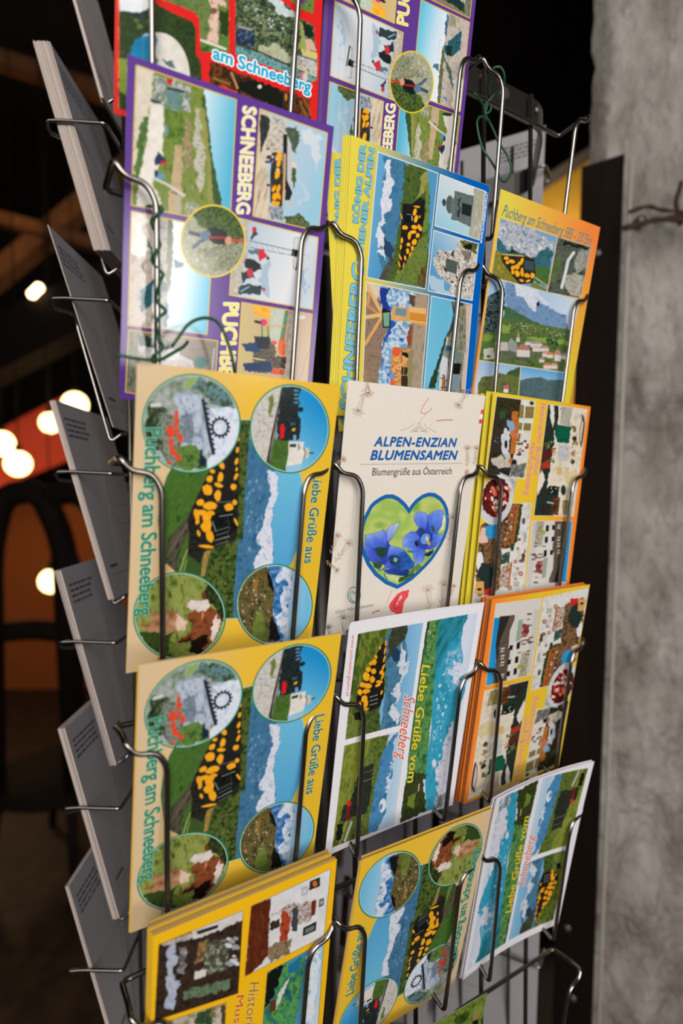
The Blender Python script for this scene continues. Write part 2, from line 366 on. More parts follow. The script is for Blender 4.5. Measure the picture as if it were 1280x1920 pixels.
class Sheet:
    def __init__(s, quad, R=2.6, w=118, h=172):
        s.nx = int(w*R)*2; s.ny = int(h*R)*2
        s.H = hom(UNIT, quad); s.Hi = np.linalg.inv(s.H)
        U, V = np.meshgrid((np.arange(s.nx)+.5)/s.nx, (np.arange(s.ny)+.5)/s.ny)
        s.X, s.Y = happ(s.H, U, V); s.c = np.zeros((s.ny, s.nx, 3)); s.clip = np.ones((s.ny, s.nx), bool)
        s.lines = []; s.texts = []; s.z = (1, 0, 0); s.r = random.Random(5)
    def zoom(s, k, x0, y0): s.z = (k, x0, y0)
    def t(s, x, y): return x/s.z[0]+s.z[1], y/s.z[0]+s.z[2]
    def tp(s, pts): return [s.t(*p) for p in pts]
    def uv(s, x, y): return happ(s.Hi, x, y)
    def win(s, P, m=0):
        xs = [p[0] for p in P]; ys = [p[1] for p in P]
        c = [s.uv(x, y) for x in (min(xs)-m, max(xs)+m) for y in (min(ys)-m, max(ys)+m)]
        u0 = max(0, int(min(k[0] for k in c)*s.nx)-2); u1 = min(s.nx, int(max(k[0] for k in c)*s.nx)+3)
        v0 = max(0, int(min(k[1] for k in c)*s.ny)-2); v1 = min(s.ny, int(max(k[1] for k in c)*s.ny)+3)
        return (slice(v0, max(v0, v1)), slice(u0, max(u0, u1)))
    def put(s, w, m, fill, a=1.):
        m = m & s.clip[w]
        if not m.any(): return
        x = s.X[w][m]; y = s.Y[w][m]
        col = fill(x, y) if callable(fill) else np.array(fill, float)
        v = s.c[w]; v[m] = v[m]*(1-a)+col*a
    def inside(s, P, w, rough=0, rs=6, seed=3):
        x = s.X[w]; y = s.Y[w]; rough *= .6; rs = max(rs, rough*1.5)
        if rough:
            x, y = x+(fbm(x/rs, y/rs, seed)-.5)*2*rough, y+(fbm(x/rs+9, y/rs+4, seed+5)-.5)*2*rough
        m = np.zeros(x.shape, bool); n = len(P)
        for i in range(n):
            (x1, y1), (x2, y2) = P[i], P[(i+1) % n]
            if y1 == y2: continue
            m ^= ((y1 > y) != (y2 > y)) & (x < (x2-x1)*(y-y1)/(y2-y1)+x1)
        return m
    def all(s, fill): w = (slice(0, s.ny), slice(0, s.nx)); s.put(w, np.ones((s.ny, s.nx), bool), fill)
    def poly(s, P, fill, rough=0, a=1., rs=6, seed=3):
        P = s.tp(P); w = s.win(P, rough); s.put(w, s.inside(P, w, rough, rs, seed), fill, a)
    def ellm(s, cx, cy, rx, ry, ang=0, rough=0, rs=5):
        cx, cy = s.t(cx, cy); rx /= s.z[0]; ry /= s.z[0]; R = max(rx, ry)
        w = s.win([(cx-R, cy-R), (cx+R, cy+R)], rough); x = s.X[w]-cx; y = s.Y[w]-cy
        c, q = math.cos(math.radians(ang)), math.sin(math.radians(ang)); u = (x*c+y*q)/rx; v = (-x*q+y*c)/ry; d = u*u+v*v
        if rough: d = d+(fbm(s.X[w]/rs, s.Y[w]/rs, int(cx))-.5)*rough
        return w, d < 1
    def ell(s, cx, cy, rx, ry, fill, ang=0, rough=0, a=1., rs=5):
        w, m = s.ellm(cx, cy, rx, ry, ang, rough, rs); s.put(w, m, fill, a)
    def line(s, P, wd, fill, a=1.):
        P = s.tp(P); wd /= 2.*s.z[0]
        for (x1, y1), (x2, y2) in zip(P[:-1], P[1:]):
            w = s.win([(x1, y1), (x2, y2)], wd+1); x = s.X[w]; y = s.Y[w]; L = max(1e-6, (x2-x1)**2+(y2-y1)**2)
            t = np.clip(((x-x1)*(x2-x1)+(y-y1)*(y2-y1))/L, 0, 1)
            s.put(w, (x-x1-t*(x2-x1))**2+(y-y1-t*(y2-y1))**2 < wd*wd, fill, a)
    def blobs(s, P, n, r, cols, asp=1, ang=0, seed=1, a=1.):
        q = random.Random(seed); P = s.tp(P); z = s.z; s.z = (1, 0, 0); xs = [p[0] for p in P]; ys = [p[1] for p in P]; k = 0; tries = 0
        while k < n and tries < n*30:
            tries += 1; x = q.uniform(min(xs), max(xs)); y = q.uniform(min(ys), max(ys)); m = False
            for i in range(len(P)):
                (x1, y1), (x2, y2) = P[i], P[(i+1) % len(P)]
                if (y1 > y) != (y2 > y) and x < (x2-x1)*(y-y1)/(y2-y1)+x1: m = not m
            if not m: continue
            k += 1; R = q.uniform(*r); s.ell(x, y, R*asp, R, q.choice(cols), ang+q.uniform(-15, 15), .8, a, 3)
        s.z = z
    def people(s, P, n, h, cols, seed=1, ang=90):
        """tiny figures: a body and a head each, lying the way the picture lies"""
        q = random.Random(seed); P = s.tp(P); z = s.z; s.z = (1, 0, 0)
        xs = [p[0] for p in P]; ys = [p[1] for p in P]
        c, w = math.cos(math.radians(ang)), math.sin(math.radians(ang))
        for i in range(n):
            x = q.uniform(min(xs), max(xs)); y = q.uniform(min(ys), max(ys)); H = h*q.uniform(.7, 1.1)
            s.ell(x, y, H*.30, H*.16, (40, 44, 62), math.degrees(math.atan2(c, w)) if 0 else ang-90)
            s.ell(x+w*H*.38, y-c*H*.38, H*.26, H*.18, q.choice(cols), ang-90)
            s.ell(x+w*H*.72, y-c*H*.72, H*.11, H*.11, q.choice([(196, 150, 120), (60, 42, 30)]))
        s.z = z
    def clipto(s, P=None, E=None, rough=0):
        s.clip[:] = False
        if P is not None: PP = s.tp(P); w = s.win(PP); s.clip[w] = s.inside(PP, w, rough)
        elif E is not None: w, m = s.ellm(*E); s.clip[w] = m
    def unclip(s): s.clip[:] = True
    # crisp printed strokes and lettering, kept as outlines in card coordinates
    avoid = None
    def stroke(s, P, wd, col, closed=False):
        P = s.tp(P)
        if s.avoid:
            cx, cy, rx, ry = s.avoid; Q = P+[P[0]] if closed else P; run = []
            for (x1, y1), (x2, y2) in zip(Q[:-1], Q[1:]):
                for i in range(60):
                    x, y = x1+(x2-x1)*i/59, y1+(y2-y1)*i/59
                    if ((x-cx)/rx)**2+((y-cy)/ry)**2 > 1: run.append((x, y))
                    else:
                        if len(run) > 1: s.lines.append(([s.uv(*p) for p in run], wd, col, False))
                        run = []
            if len(run) > 1: s.lines.append(([s.uv(*p) for p in run], wd, col, False))
            return
        s.lines.append(([s.uv(*p) for p in P], wd, col, closed))
    def ring(s, cx, cy, rx, ry, wd, col, ang=0, n=72, a0=0, a1=360):
        c, q = math.cos(math.radians(ang)), math.sin(math.radians(ang)); P = []
        full = a1-a0 >= 360
        for i in range(n if full else n+1):
            w = math.radians(a0+(a1-a0)*i/n); u, v = rx*math.cos(w), ry*math.sin(w); P.append((cx+u*c-v*q, cy+u*q+v*c))
        s.stroke(P, wd, col, full)
    def text(s, body, p0, p1, p2, col, bold=0., out=None, outw=.05, shear=0, label=None, spacing=1.):
        s.texts.append(dict(body=body, p=[s.uv(*s.t(*p)) for p in (p0, p1, p2)], col=col, bold=bold, out=out, outw=outw, shear=shear, label=label, spacing=spacing))
    def frame(s, P, wd, col, fill=None, closed=True):
        if fill is not None: s.poly(P, fill)
        s.stroke(P, wd, col, closed)
    def grid(s):
        k = s.c; p = np.pad(k, ((1, 1), (1, 1), (0, 0)), 'edge')
        k = (p[:-2, 1:-1]+p[2:, 1:-1]+p[1:-1, :-2]+p[1:-1, 2:]+2*k)/6
        c = k.reshape(s.ny//2, 2, s.nx//2, 2, 3).mean((1, 3))/255.
        c = np.clip(c, 0, 1); return np.where(c <= .04045, c/12.92, ((c+.055)/1.055)**2.4)
_tc = {}
def glyphs(body, off, shear=0, spacing=1.):
    k = (body, off, shear, spacing)
    if k in _tc: return _tc[k]
    def mk(b, of):
        cu = bpy.data.curves.new('t', 'FONT'); cu.body = b; cu.size = 1; cu.offset = of; cu.fill_mode = 'FRONT'; cu.dimensions = '2D'; cu.resolution_u = 3
        cu.shear = shear; cu.space_character = spacing
        o = bpy.data.objects.new('t', cu); COL.objects.link(o); dg = bpy.context.evaluated_depsgraph_get(); dg.update()
        me = bpy.data.meshes.new_from_object(o.evaluated_get(dg)); vs = np.array([v.co[:2] for v in me.vertices]) if len(me.vertices) else np.zeros((0, 2))
        fs = [tuple(p.vertices) for p in me.polygons]; bpy.data.objects.remove(o); bpy.data.curves.remove(cu); bpy.data.meshes.remove(me)
        return vs, fs
    v0, _ = mk(body, 0); hv, _ = mk('H', 0); x0, x1 = v0[:, 0].min(), v0[:, 0].max(); cap = hv[:, 1].max()
    v, f = mk(body, 0)
    if off > 0:
        n = len(v); vv = []; ff = []
        for i in range(8):
            vv.append(v+np.array([math.cos(i*math.pi/4), math.sin(i*math.pi/4)])*off); ff += [tuple(j+i*n for j in q) for q in f]
        v = np.concatenate(vv); f = ff
    zi = np.arange(len(v))//max(1, len(v)//8) if off > 0 else np.zeros(len(v))
    r = (np.stack([(v[:, 0]-x0)/(x1-x0), v[:, 1]/cap, zi*8e-6], 1), f); _tc[k] = r; return r

# ---------------------------------------------------------------- cards
TH = .00036
def frame_of(side, u, q, z, yaw, lean, roll):
    a = side.d; b = side.n; k = Vector((0, 0, 1))
    X = a*math.cos(yaw)+b*math.sin(yaw); N = -a*math.sin(yaw)+b*math.cos(yaw)
    Uv = k*math.cos(lean)+N*math.sin(lean)
    X2 = X*math.cos(roll)+Uv*math.sin(roll); U2 = -X*math.sin(roll)+Uv*math.cos(roll)
    N2 = N*math.cos(lean)-k*math.sin(lean)
    c = side.p(u, q, z); m = Matrix((X2, U2, N2)).transposed().to_4x4(); m.translation = c; return m
def bendf(b):
    return lambda x, y, z: (x, y, z+b[0]*(x/.06)**2+b[1]*max(0, y/.086)**2+b[2]*(x/.06)*max(0, y/.086))
def board(name, w, h, bend, face, back=None, edge=None, nx=9, ny=13, th=TH):
    if any(bend): nx, ny = 31, 31
    f = bendf(bend); vs = []; fs = []; mi = []
    for zz in (0, -th):
        for j in range(ny):
            for i in range(nx): vs.append(f(-w/2+w*i/(nx-1), -h/2+h*j/(ny-1), zz))
    n = nx*ny
    for j in range(ny-1):
        for i in range(nx-1):
            a = j*nx+i; fs.append((a, a+1, a+1+nx, a+nx)); mi.append(0); fs.append((n+a, n+a+nx, n+a+1+nx, n+a+1)); mi.append(1)
    lp = [i for i in range(nx)] + [j*nx+nx-1 for j in range(1, ny)] + [(ny-1)*nx+i for i in range(nx-2, -1, -1)] + [j*nx for j in range(ny-2, 0, -1)]
    for k in range(len(lp)):
        a, b = lp[k], lp[(k+1) % len(lp)]; fs.append((b, a, n+a, n+b)); mi.append(2)
    return mesh(name, vs, fs, None, mats=[face, back or M['back'], edge or M['edge']], mi=mi)
def put_print(root, sh, w, h, rot, bend, material=None, kind='postcard'):
    f = bendf(bend); c = sh.grid(); ny, nx = c.shape[:2]
    if rot: c = c[::-1, ::-1]
    e = .00012
    xs = np.linspace(-w/2+e, w/2-e, nx); ys = np.linspace(h/2-e, -h/2+e, ny); XX, YY = np.meshgrid(xs, ys)
    yp = np.maximum(0, YY/.086); ZZ = .00003+bend[0]*(XX/.06)**2+bend[1]*yp**2+bend[2]*(XX/.06)*yp
    me = bpy.data.meshes.new('printed_picture'); n = nx*ny; nf = (nx-1)*(ny-1)
    co = np.stack([XX, YY, ZZ], -1).reshape(-1, 3).astype(np.float32)
    me.vertices.add(n); me.vertices.foreach_set('co', co.ravel())
    i = (np.arange(ny-1)[:, None]*nx+np.arange(nx-1)[None, :]).ravel()
    q = np.stack([i+nx, i+nx+1, i+1, i], 1).astype(np.int32)
    me.loops.add(nf*4); me.loops.foreach_set('vertex_index', q.ravel())
    me.polygons.add(nf); me.polygons.foreach_set('loop_start', np.arange(0, nf*4, 4, dtype=np.int32))
    me.update(calc_edges=True)
    at = me.color_attributes.new('print', 'FLOAT_COLOR', 'POINT')
    at.data.foreach_set('color', np.concatenate([c, np.ones((ny, nx, 1))], -1).astype(np.float32).ravel())
    me.materials.append(material or pm)
    o = bpy.data.objects.new('printed_picture', me); COL.objects.link(o); o.parent = root
    def L(u, v, zz):
        if rot: u, v = 1-u, 1-v
        return f(-w/2+u*w, h/2-v*h, zz)
    # strokes, one part per colour
    by = {}
    for P, wd, col, cl in sh.lines: by.setdefault(col, []).append((P, wd, cl))
    lz = .00006
    for col, ls in by.items():
        vs = []; fs = []; lz += .000008
        for P, wd, cl in ls:
            Q = np.array([(u*w, -v*h) for u, v in P]); m = len(Q); b0 = len(vs)
            for k in range(m):
                if cl: a = Q[k]-Q[k-1]; b = Q[(k+1) % m]-Q[k]
                else: a = Q[max(k, 1)]-Q[max(k, 1)-1]; b = Q[min(k+1, m-1)]-Q[min(k+1, m-1)-1]
                a = a/(np.hypot(*a)+1e-9); b = b/(np.hypot(*b)+1e-9); t = a+b; t = t/(np.hypot(*t)+1e-9); nn = np.array([-t[1], t[0]]); sc = min(1.6, 1/max(.3, abs(nn @ np.array([-a[1], a[0]]))))
                for sg in (1, -1):
                    p = Q[k]+nn*sg*wd/2*sc/1000; vs.append(L(p[0]/w, -p[1]/h, lz))
            for k in range(m if cl else m-1):
                a = b0+2*k; b = b0+2*((k+1) % m); fs.append((a, b, b+1, a+1))
        mesh('picture_border' if len(ls) < 12 else 'line_drawing', vs, fs, ink(col), root)
    for t in sh.texts:
        (u0, v0), (u1, v1), (u2, v2) = t['p']
        def lay(off, col, zz, nm):
            g, fs = glyphs(t['body'], off, t['shear'], t['spacing'])
            return mesh(nm, [L(u0+x*(u1-u0)+y*(u2-u0), v0+x*(v1-v0)+y*(v2-v0), zz+q) for x, y, q in g], fs, ink(col), None)
        o = lay(t['bold'], t['col'], .00019, 'lettering'); o.parent = root
        if t['label']: o['label'] = t['label']
        if t['out']:
            p = lay(t['bold']+t['outw'], t['out'], .00011, 'lettering_outline'); p.parent = o if 0 else root
def postcard(side, prm, sh, label, group=None, rot=False, bend=(0, 0, 0), face=(230, 230, 230), kind='postcard', cat='postcard', edge=None, material=None):
    u, q, z, yaw, lean, roll, w, h = prm
    o = board(kind, w, h, bend, ink(face), edge=edge); o.matrix_world = frame_of(side, u, q, z, yaw, lean, roll)
    tag(o, label, cat, group)
    if sh is not None: put_print(o, sh, w, h, rot, bend, material)
    return o
def plain(side, prm, face, label, group, bend=(0, 0, 0), edge=None, back=None):
    u, q, z, yaw, lean, roll, w, h = prm
    o = board('postcard', w, h, bend, ink(face), edge=edge, back=back, nx=5, ny=7); o.matrix_world = frame_of(side, u, q, z, yaw, lean, roll); tag(o, label, 'postcard', group)
    return o
# ---------------------------------------------------------------- the printed designs
GREEN = (28, 120, 92); PALE = (168, 210, 190)
def train_blobs(s, L):
    for x, y, rx, ry in L: s.ell(x, y, rx, ry, T((240, 160, 26), (250, 178, 40), s=9), s.r.uniform(-25, 25), .9, rs=4)
def design_anniversary():
    s = Sheet([(256.7, 678.1), (637.0, 722.9), (582.0, 1211.9), (235.9, 1262.5)], R=2.8)
    s.all(G((245, 900, 600, 930), (0, (216, 188, 152)), (.16, (220, 190, 146)), (.42, (229, 187, 92)), (.6, (235, 188, 58)), (1, (231, 186, 50))))
    cen = [(330, 868), (345, 830), (400, 792), (430, 787), (480, 787), (520, 830), (562, 885), (568, 912), (569, 960), (563, 1015), (545, 1058), (500, 1110), (470, 1158), (418, 1160), (380, 1120), (312, 1056), (302, 1030), (297, 975), (302, 930), (314, 893)]
    s.clipto(cen); s.poly(cen, (60, 84, 40)); s.poly([(440, 780), (580, 780), (580, 1170), (440, 1170)], G((520, 900, 560, 1060), (0, (108, 184, 220)), (1, (84, 162, 208))))
    s.zoom(1, 0, 0)
    mt = [(500, 860), (519, 889), (521, 900), (520, 925), (513, 940), (511, 953), (513, 962), (507, 975), (511, 1009), (509, 1031), (513, 1034), (510, 1061), (478, 1170), (430, 1170), (440, 790)]
    s.poly(mt, T((44, 88, 124), (70, 120, 156), (60, 104, 138), s=11, st=1.5, a=100, seed=4), 1)
    s.poly([(502, 880), (520, 889), (521, 925), (512, 950), (512, 965), (507, 982), (511, 1009), (512, 1033), (510, 1061), (480, 1076), (474, 1056), (482, 1040), (492, 1026), (479, 1018), (482, 1003), (492, 990), (497, 958), (508, 925), (503, 905)], T((150, 176, 204), (226, 226, 236), (196, 204, 222), s=5, seed=7), 5, rs=5)
    s.blobs([(462, 900), (498, 900), (488, 1000), (470, 1060), (458, 1020)], 40, (.8, 2.6), [(150, 176, 200), (120, 156, 186), (96, 138, 172)], 1.8, 110, 3, .7)
    # woodland right of and below the train
    s.poly([(430, 790), (470, 787), (464, 860), (463, 877), (458, 934), (455, 1010), (446, 1016), (441, 1072), (437, 1129), (437, 1170), (380, 1170), (390, 1080), (396, 1020), (440, 1010), (446, 900), (446, 830)], T((20, 34, 20), (52, 74, 30), (96, 108, 50), (40, 58, 28), s=7, seed=9), 2, rs=4)
    s.blobs([(392, 1040), (440, 1030), (436, 1150), (398, 1120)], 60, (1.2, 3.5), [(30, 50, 22), (80, 104, 44), (112, 118, 56), (60, 88, 36)], 1, 0, 6, .8)
    # meadow and track on the left
    s.poly([(297, 1060), (297, 900), (345, 830), (420, 790), (446, 800), (432, 840), (398, 880), (372, 950), (352, 985), (352, 1045), (340, 1110)], T((34, 66, 26), (76, 112, 44), (64, 100, 42), (98, 124, 52), s=6, st=3, a=115, seed=12, con=1.4), 1)
    s.poly([(309, 1060), (316, 1010), (352, 965), (382, 905), (396, 880), (388, 930), (362, 985), (336, 1036), (330, 1090)], T((40, 40, 30), (88, 82, 66), (58, 66, 40), s=5, st=3, a=120, seed=13), 2)
    s.line([(312, 1046), (334, 1008), (366, 962)], 2, (120, 104, 92)); s.line([(336, 1078), (345, 1046), (352, 1030)], 2.2, (176, 166, 108))
    s.line([(340, 1090), (350, 1050)], 2, (140, 150, 80))
    s.poly([(376, 1082), (384, 1080), (390, 1050), (398, 1022), (388, 1020), (380, 1046)], T((176, 140, 76), (132, 112, 56), s=5), 1)
    # train
    s.poly([(449, 800), (449, 860), (447, 920), (446, 985), (443, 1012), (428, 1016), (403, 1028), (382, 1034), (375, 1058), (364, 1048), (352, 1040), (355, 1000), (351, 976), (360, 955), (368, 935), (378, 914), (388, 890), (400, 872), (416, 845), (436, 800)], T((16, 16, 18), (44, 42, 36), (26, 26, 26), s=6, seed=2), 1.2)
    s.zoom(5.333, 220, 670)
    train_blobs(s, [(1212, 820, 9, 24), (1200, 925, 17, 32), (1192, 1040, 19, 36), (1186, 1190, 18, 38), (1192, 1120, 12, 20), (1162, 1295, 30, 32), (1042, 1080, 24, 44), (952, 1140, 28, 22), (922, 1215, 32, 36), (1030, 1200, 28, 50), (1012, 1278, 44, 22), (900, 1325, 50, 54), (1004, 1385, 36, 54), (830, 1450, 40, 32), (925, 1485, 70, 40), (1115, 1500, 48, 40), (1172, 1450, 26, 28), (792, 1570, 30, 55), (916, 1570, 58, 34), (892, 1690, 56, 60), (800, 1640, 20, 34)])
    s.poly([(1045, 1340), (1150, 1330), (1160, 1430), (1020, 1450)], (32, 32, 34)); s.line([(990, 1450), (1150, 1444)], 10, (104, 98, 92))
    s.poly([(945, 1580), (1170, 1520), (1190, 1700), (1110, 1800), (960, 1830), (930, 1690)], T((10, 12, 12), (34, 38, 36), s=6))
    for a in ((950, 1640, 985, 1740), (1150, 1570, 1020, 1590), (975, 1830, 1120, 1790)): s.line([a[:2], a[2:]], 9, (150, 156, 150))
    s.zoom(5.333, 220, 960)
    train_blobs(s, [(890, 60, 44, 55), (893, 140, 42, 62), (925, 245, 36, 64), (892, 345, 78, 17), (812, 212, 16, 34), (1186, 100, 13, 50), (860, 10, 60, 30)])
    for y in (150, 195, 240, 290): s.line([(985, y+40), (1110, y)], 7, (120, 124, 118))
    s.line([(1100, 30), (1120, 160), (1090, 280)], 6, (70, 74, 70))
    s.zoom(1, 0, 0); s.unclip()
    s.stroke([(430, 787), (480, 787)], .45, PALE); s.stroke([(558, 876), (566, 900), (569, 940), (567, 985), (561, 1018), (545, 1060)], .4, PALE)
    s.stroke([(330, 866), (314, 893), (302, 930), (297, 975), (302, 1030), (312, 1058)], .9, (44, 108, 74)); s.stroke([(418, 1160), (448, 1160)], .5, PALE)
    # round picture: cog-wheel memorial and flowers
    C1 = (358.5, 794, 91.5, 92, 0); s.clipto(E=C1); s.ell(*C1[:4], T((98, 116, 84), (150, 158, 150), (182, 186, 196), s=12, seed=3))
    s.zoom(5.333, 220, 670)
    s.poly([(820, 200), (1200, 260), (1200, 560), (1060, 520), (980, 460), (860, 340), (800, 300)], T((34, 52, 44), (84, 106, 84), (110, 148, 166), (52, 74, 62), s=6, seed=8), 30)
    s.poly([(900, 470), (1000, 500), (1120, 510), (1260, 500), (1260, 1000), (960, 1150), (900, 1100), (940, 820), (900, 640)], T((196, 206, 224), (226, 230, 240), (176, 196, 220), s=12, seed=5), 20)
    s.poly([(560, 380), (700, 330), (820, 350), (930, 470), (960, 560), (900, 700), (950, 800), (900, 960), (740, 900), (660, 870), (640, 640), (580, 520)], T((104, 122, 132), (164, 176, 196), (196, 202, 216), (122, 138, 148), s=7, st=2, a=80, seed=21), 20)
    s.poly([(640, 600), (760, 560), (740, 860), (650, 860)], T((82, 98, 108), (130, 142, 156), s=5), 15, .8)
    s.poly([(300, 460), (440, 460), (500, 600), (520, 780), (500, 1000), (300, 860), (270, 700)], T((18, 26, 16), (50, 66, 40), (120, 130, 112), s=5, seed=31), 15)
    s.poly([(400, 560), (620, 580), (640, 960), (600, 1140), (430, 1010)], T((36, 46, 30), (104, 112, 96), (150, 158, 146), (30, 34, 26), s=4, seed=33), 20)
    s.poly([(610, 880), (760, 870), (850, 940), (860, 1100), (700, 1140), (560, 1090)], T((44, 70, 32), (104, 138, 66), (66, 96, 44), s=8), 20)
    s.poly([(330, 460), (440, 455), (440, 495), (330, 500)], (206, 212, 204)); s.poly([(670, 215), (800, 205), (790, 300), (680, 320)], (140, 168, 96), 15)
    for x, y, a, b in ((590, 560, 18, 34), (592, 640, 24, 56), (530, 740, 34, 70), (590, 740, 24, 34), (630, 810, 26, 42), (535, 850, 26, 36), (545, 920, 22, 60), (580, 960, 20, 34), (610, 1010, 30, 26), (525, 1060, 18, 30)): s.ell(x, y, a, b, (226, 72, 44), 0, .8)
    s.poly([(860, 920), (900, 1100), (800, 1120), (830, 960)], (24, 44, 60), 12)
    s.line([(855, 430), (880, 560), (905, 700), (930, 830), (960, 960)], 34, (38, 54, 64)); s.line([(850, 440), (960, 960)], 9, (20, 28, 34))
    s.unclip()
    s.ring(1028, 700, 76, 84, 1.15, (34, 42, 50))
    for i in range(15):
        w = 2*math.pi*i/15; s.stroke([(1028+80*math.cos(w), 700+88*math.sin(w)), (1028+102*math.cos(w), 700+112*math.sin(w))], 1.2, (34, 42, 50))
    for i in range(10):
        s.stroke([(862+i*11, 450+i*52), (900+i*9, 470+i*50)], 1.1, (34, 42, 50))
    s.zoom(1, 0, 0)
    # round picture: steam train and chapel under a blue sky
    C2 = (543, 804, 74, 82.5, 0); s.clipto(E=C2); s.ell(*C2[:4], G((545, 860, 615, 780), (0, (126, 192, 224)), (1, (30, 142, 204))))
    s.zoom(5.333, 420, 690)
    s.poly([(260, 160), (590, 160), (540, 450), (480, 700), (420, 980), (260, 900)], T((176, 170, 164), (214, 206, 200), (150, 150, 140), s=6, seed=2), 4)
    s.poly([(450, 300), (500, 260), (490, 400), (455, 500), (440, 420)], (108, 122, 66), 12)
    s.poly([(575, 170), (610, 170), (470, 980), (415, 960)], T((96, 96, 92), (150, 146, 138), s=4, st=4, a=105)); s.line([(600, 170), (470, 700), (440, 980)], 10, (24, 24, 22)); s.line([(585, 190), (425, 960)], 7, (40, 40, 38))
    s.poly([(500, 720), (560, 700), (640, 720), (660, 760), (620, 1060), (440, 1000)], T((60, 92, 38), (88, 120, 52), s=6, seed=7), 4)
    s.poly([(600, 190), (765, 190), (750, 300), (745, 400), (770, 380), (785, 400), (780, 430), (735, 440), (740, 480), (770, 520), (775, 600), (740, 720), (640, 730), (540, 710), (530, 560), (560, 330)], T((14, 20, 22), (40, 50, 50), (22, 28, 30), s=4, seed=17), 6)
    for y in (215, 255, 295, 335): s.poly([(700, y), (745, y+3), (738, y+24), (695, y+20)], (92, 140, 170))
    s.poly([(565, 565), (605, 568), (598, 705), (556, 700)], (222, 28, 36), 4); s.poly([(680, 605), (716, 600), (706, 632), (676, 630)], (226, 176, 30))
    s.poly([(690, 670), (720, 668), (722, 722), (690, 725)], (120, 160, 200)); s.poly([(660, 545), (715, 545), (712, 575), (660, 575)], (60, 84, 112))
    s.poly([(645, 735), (800, 740), (792, 800), (840, 800), (835, 900), (792, 905), (770, 960), (620, 985), (640, 860)], T((214, 206, 196), (236, 230, 224), s=6))
    s.poly([(655, 760), (720, 760), (718, 792), (655, 792)], (60, 66, 60)); s.poly([(790, 800), (845, 795), (858, 850), (838, 905), (795, 905), (812, 850)], (196, 196, 182)); s.line([(795, 800), (812, 850), (795, 905)], 8, (80, 92, 84)); s.line([(855, 850), (888, 850)], 12, (30, 40, 44)); s.poly([(740, 740), (760, 800), (740, 830)], (120, 132, 118))
    s.poly([(615, 970), (780, 950), (760, 1060), (620, 1060)], (150, 196, 226), 10)
    s.unclip(); s.zoom(1, 0, 0)
    # round picture: two cows
    C3 = (336.5, 1155, 86, 82, 0); s.clipto(E=C3); s.ell(*C3[:4], T((62, 82, 32), (124, 138, 64), (150, 158, 84), (92, 112, 46), s=8, st=2, a=80, seed=4, con=1.5))
    s.zoom(5.333, 220, 960)
    s.poly([(890, 650), (1080, 760), (1080, 1060), (1040, 1080), (960, 960), (880, 900), (860, 800)], T((10, 16, 10), (36, 50, 22), (84, 96, 46), s=5, seed=6), 20)
    s.poly([(200, 1250), (560, 1200), (560, 1480), (300, 1440)], T((26, 40, 18), (60, 80, 34), (44, 60, 26), s=5), 30)
    s.poly([(530, 1260), (820, 1330), (740, 1420), (560, 1450), (480, 1400)], T((90, 108, 46), (130, 140, 66), s=6), 15)
    s.poly([(700, 1020), (780, 980), (920, 950), (1010, 1000), (1046, 1080), (1000, 1170), (960, 1280), (850, 1400), (730, 1400), (745, 1285), (620, 1305), (590, 1285), (740, 1195), (755, 1110), (700, 1085)], T((84, 42, 22), (140, 78, 44), (112, 58, 34), s=12, seed=3), 6)
    s.poly([(1000, 1010), (1050, 1080), (1010, 1180), (950, 1290), (930, 1230), (960, 1110)], T((214, 196, 186), (236, 224, 218), s=7), 14)
    s.poly([(745, 1290), (880, 1230), (900, 1300), (830, 1420), (730, 1400)], (26, 16, 10), 10); s.poly([(610, 1285), (740, 1230), (760, 1270), (620, 1310)], (60, 30, 16), 8)
    s.poly([(688, 905), (740, 885), (830, 878), (900, 870), (918, 930), (880, 985), (790, 990), (700, 960)], T((206, 190, 182), (232, 220, 214), s=6), 6)
    s.poly([(685, 905), (715, 898), (712, 950), (688, 942)], (196, 150, 150), 6)
    s.poly([(840, 870), (830, 820), (855, 790), (885, 820), (880, 880)], (112, 60, 34), 5); s.poly([(845, 990), (870, 1000), (868, 1060), (840, 1080), (835, 1030)], (196, 120, 84), 5)
    s.poly([(230, 1110), (360, 1100), (300, 1010), (560, 990), (600, 1010), (690, 1080), (695, 1130), (640, 1190), (560, 1195), (540, 1215), (440, 1210), (330, 1190), (260, 1195), (300, 1150), (230, 1140)], T((120, 74, 44), (178, 128, 90), (206, 168, 136), s=9, st=2, seed=9), 8)
    s.poly([(590, 1010), (690, 1085), (680, 1160), (600, 1190), (585, 1110)], T((206, 172, 146), (228, 206, 186), s=7), 8)
    s.unclip(); s.zoom(1, 0, 0)
    # round picture: snow mountain over a village
    C4 = (514, 1134, 71, 76, 0); s.clipto(E=C4); s.ell(*C4[:4], G((535, 1100, 585, 1110), (0, (176, 200, 224)), (.5, (140, 196, 226)), (1, (112, 184, 222))))
    s.zoom(5.333, 400, 960)
    s.poly([(540, 540), (760, 540), (770, 700), (755, 900), (740, 1100), (700, 1290), (640, 1290), (600, 1050), (590, 780), (560, 640)], T((24, 78, 142), (60, 116, 176), (150, 180, 210), s=8, seed=14), 8)
    s.poly([(660, 600), (760, 560), (770, 760), (750, 1000), (720, 1280), (660, 1230), (640, 1080), (700, 960), (690, 800), (720, 720), (650, 660)], T((120, 158, 200), (206, 214, 228), (230, 230, 238), s=5, seed=15), 22)
    s.poly([(240, 560), (540, 540), (570, 640), (605, 790), (590, 950), (610, 1100), (650, 1290), (240, 1340)], T((36, 36, 22), (84, 82, 44), (116, 96, 56), (60, 58, 34), s=6, seed=16), 5)
    s.poly([(530, 590), (570, 640), (606, 780), (596, 800), (560, 740)], (14, 16, 18)); s.poly([(580, 1040), (640, 1160), (670, 1270), (560, 1290), (560, 1100)], (22, 24, 22), 6)
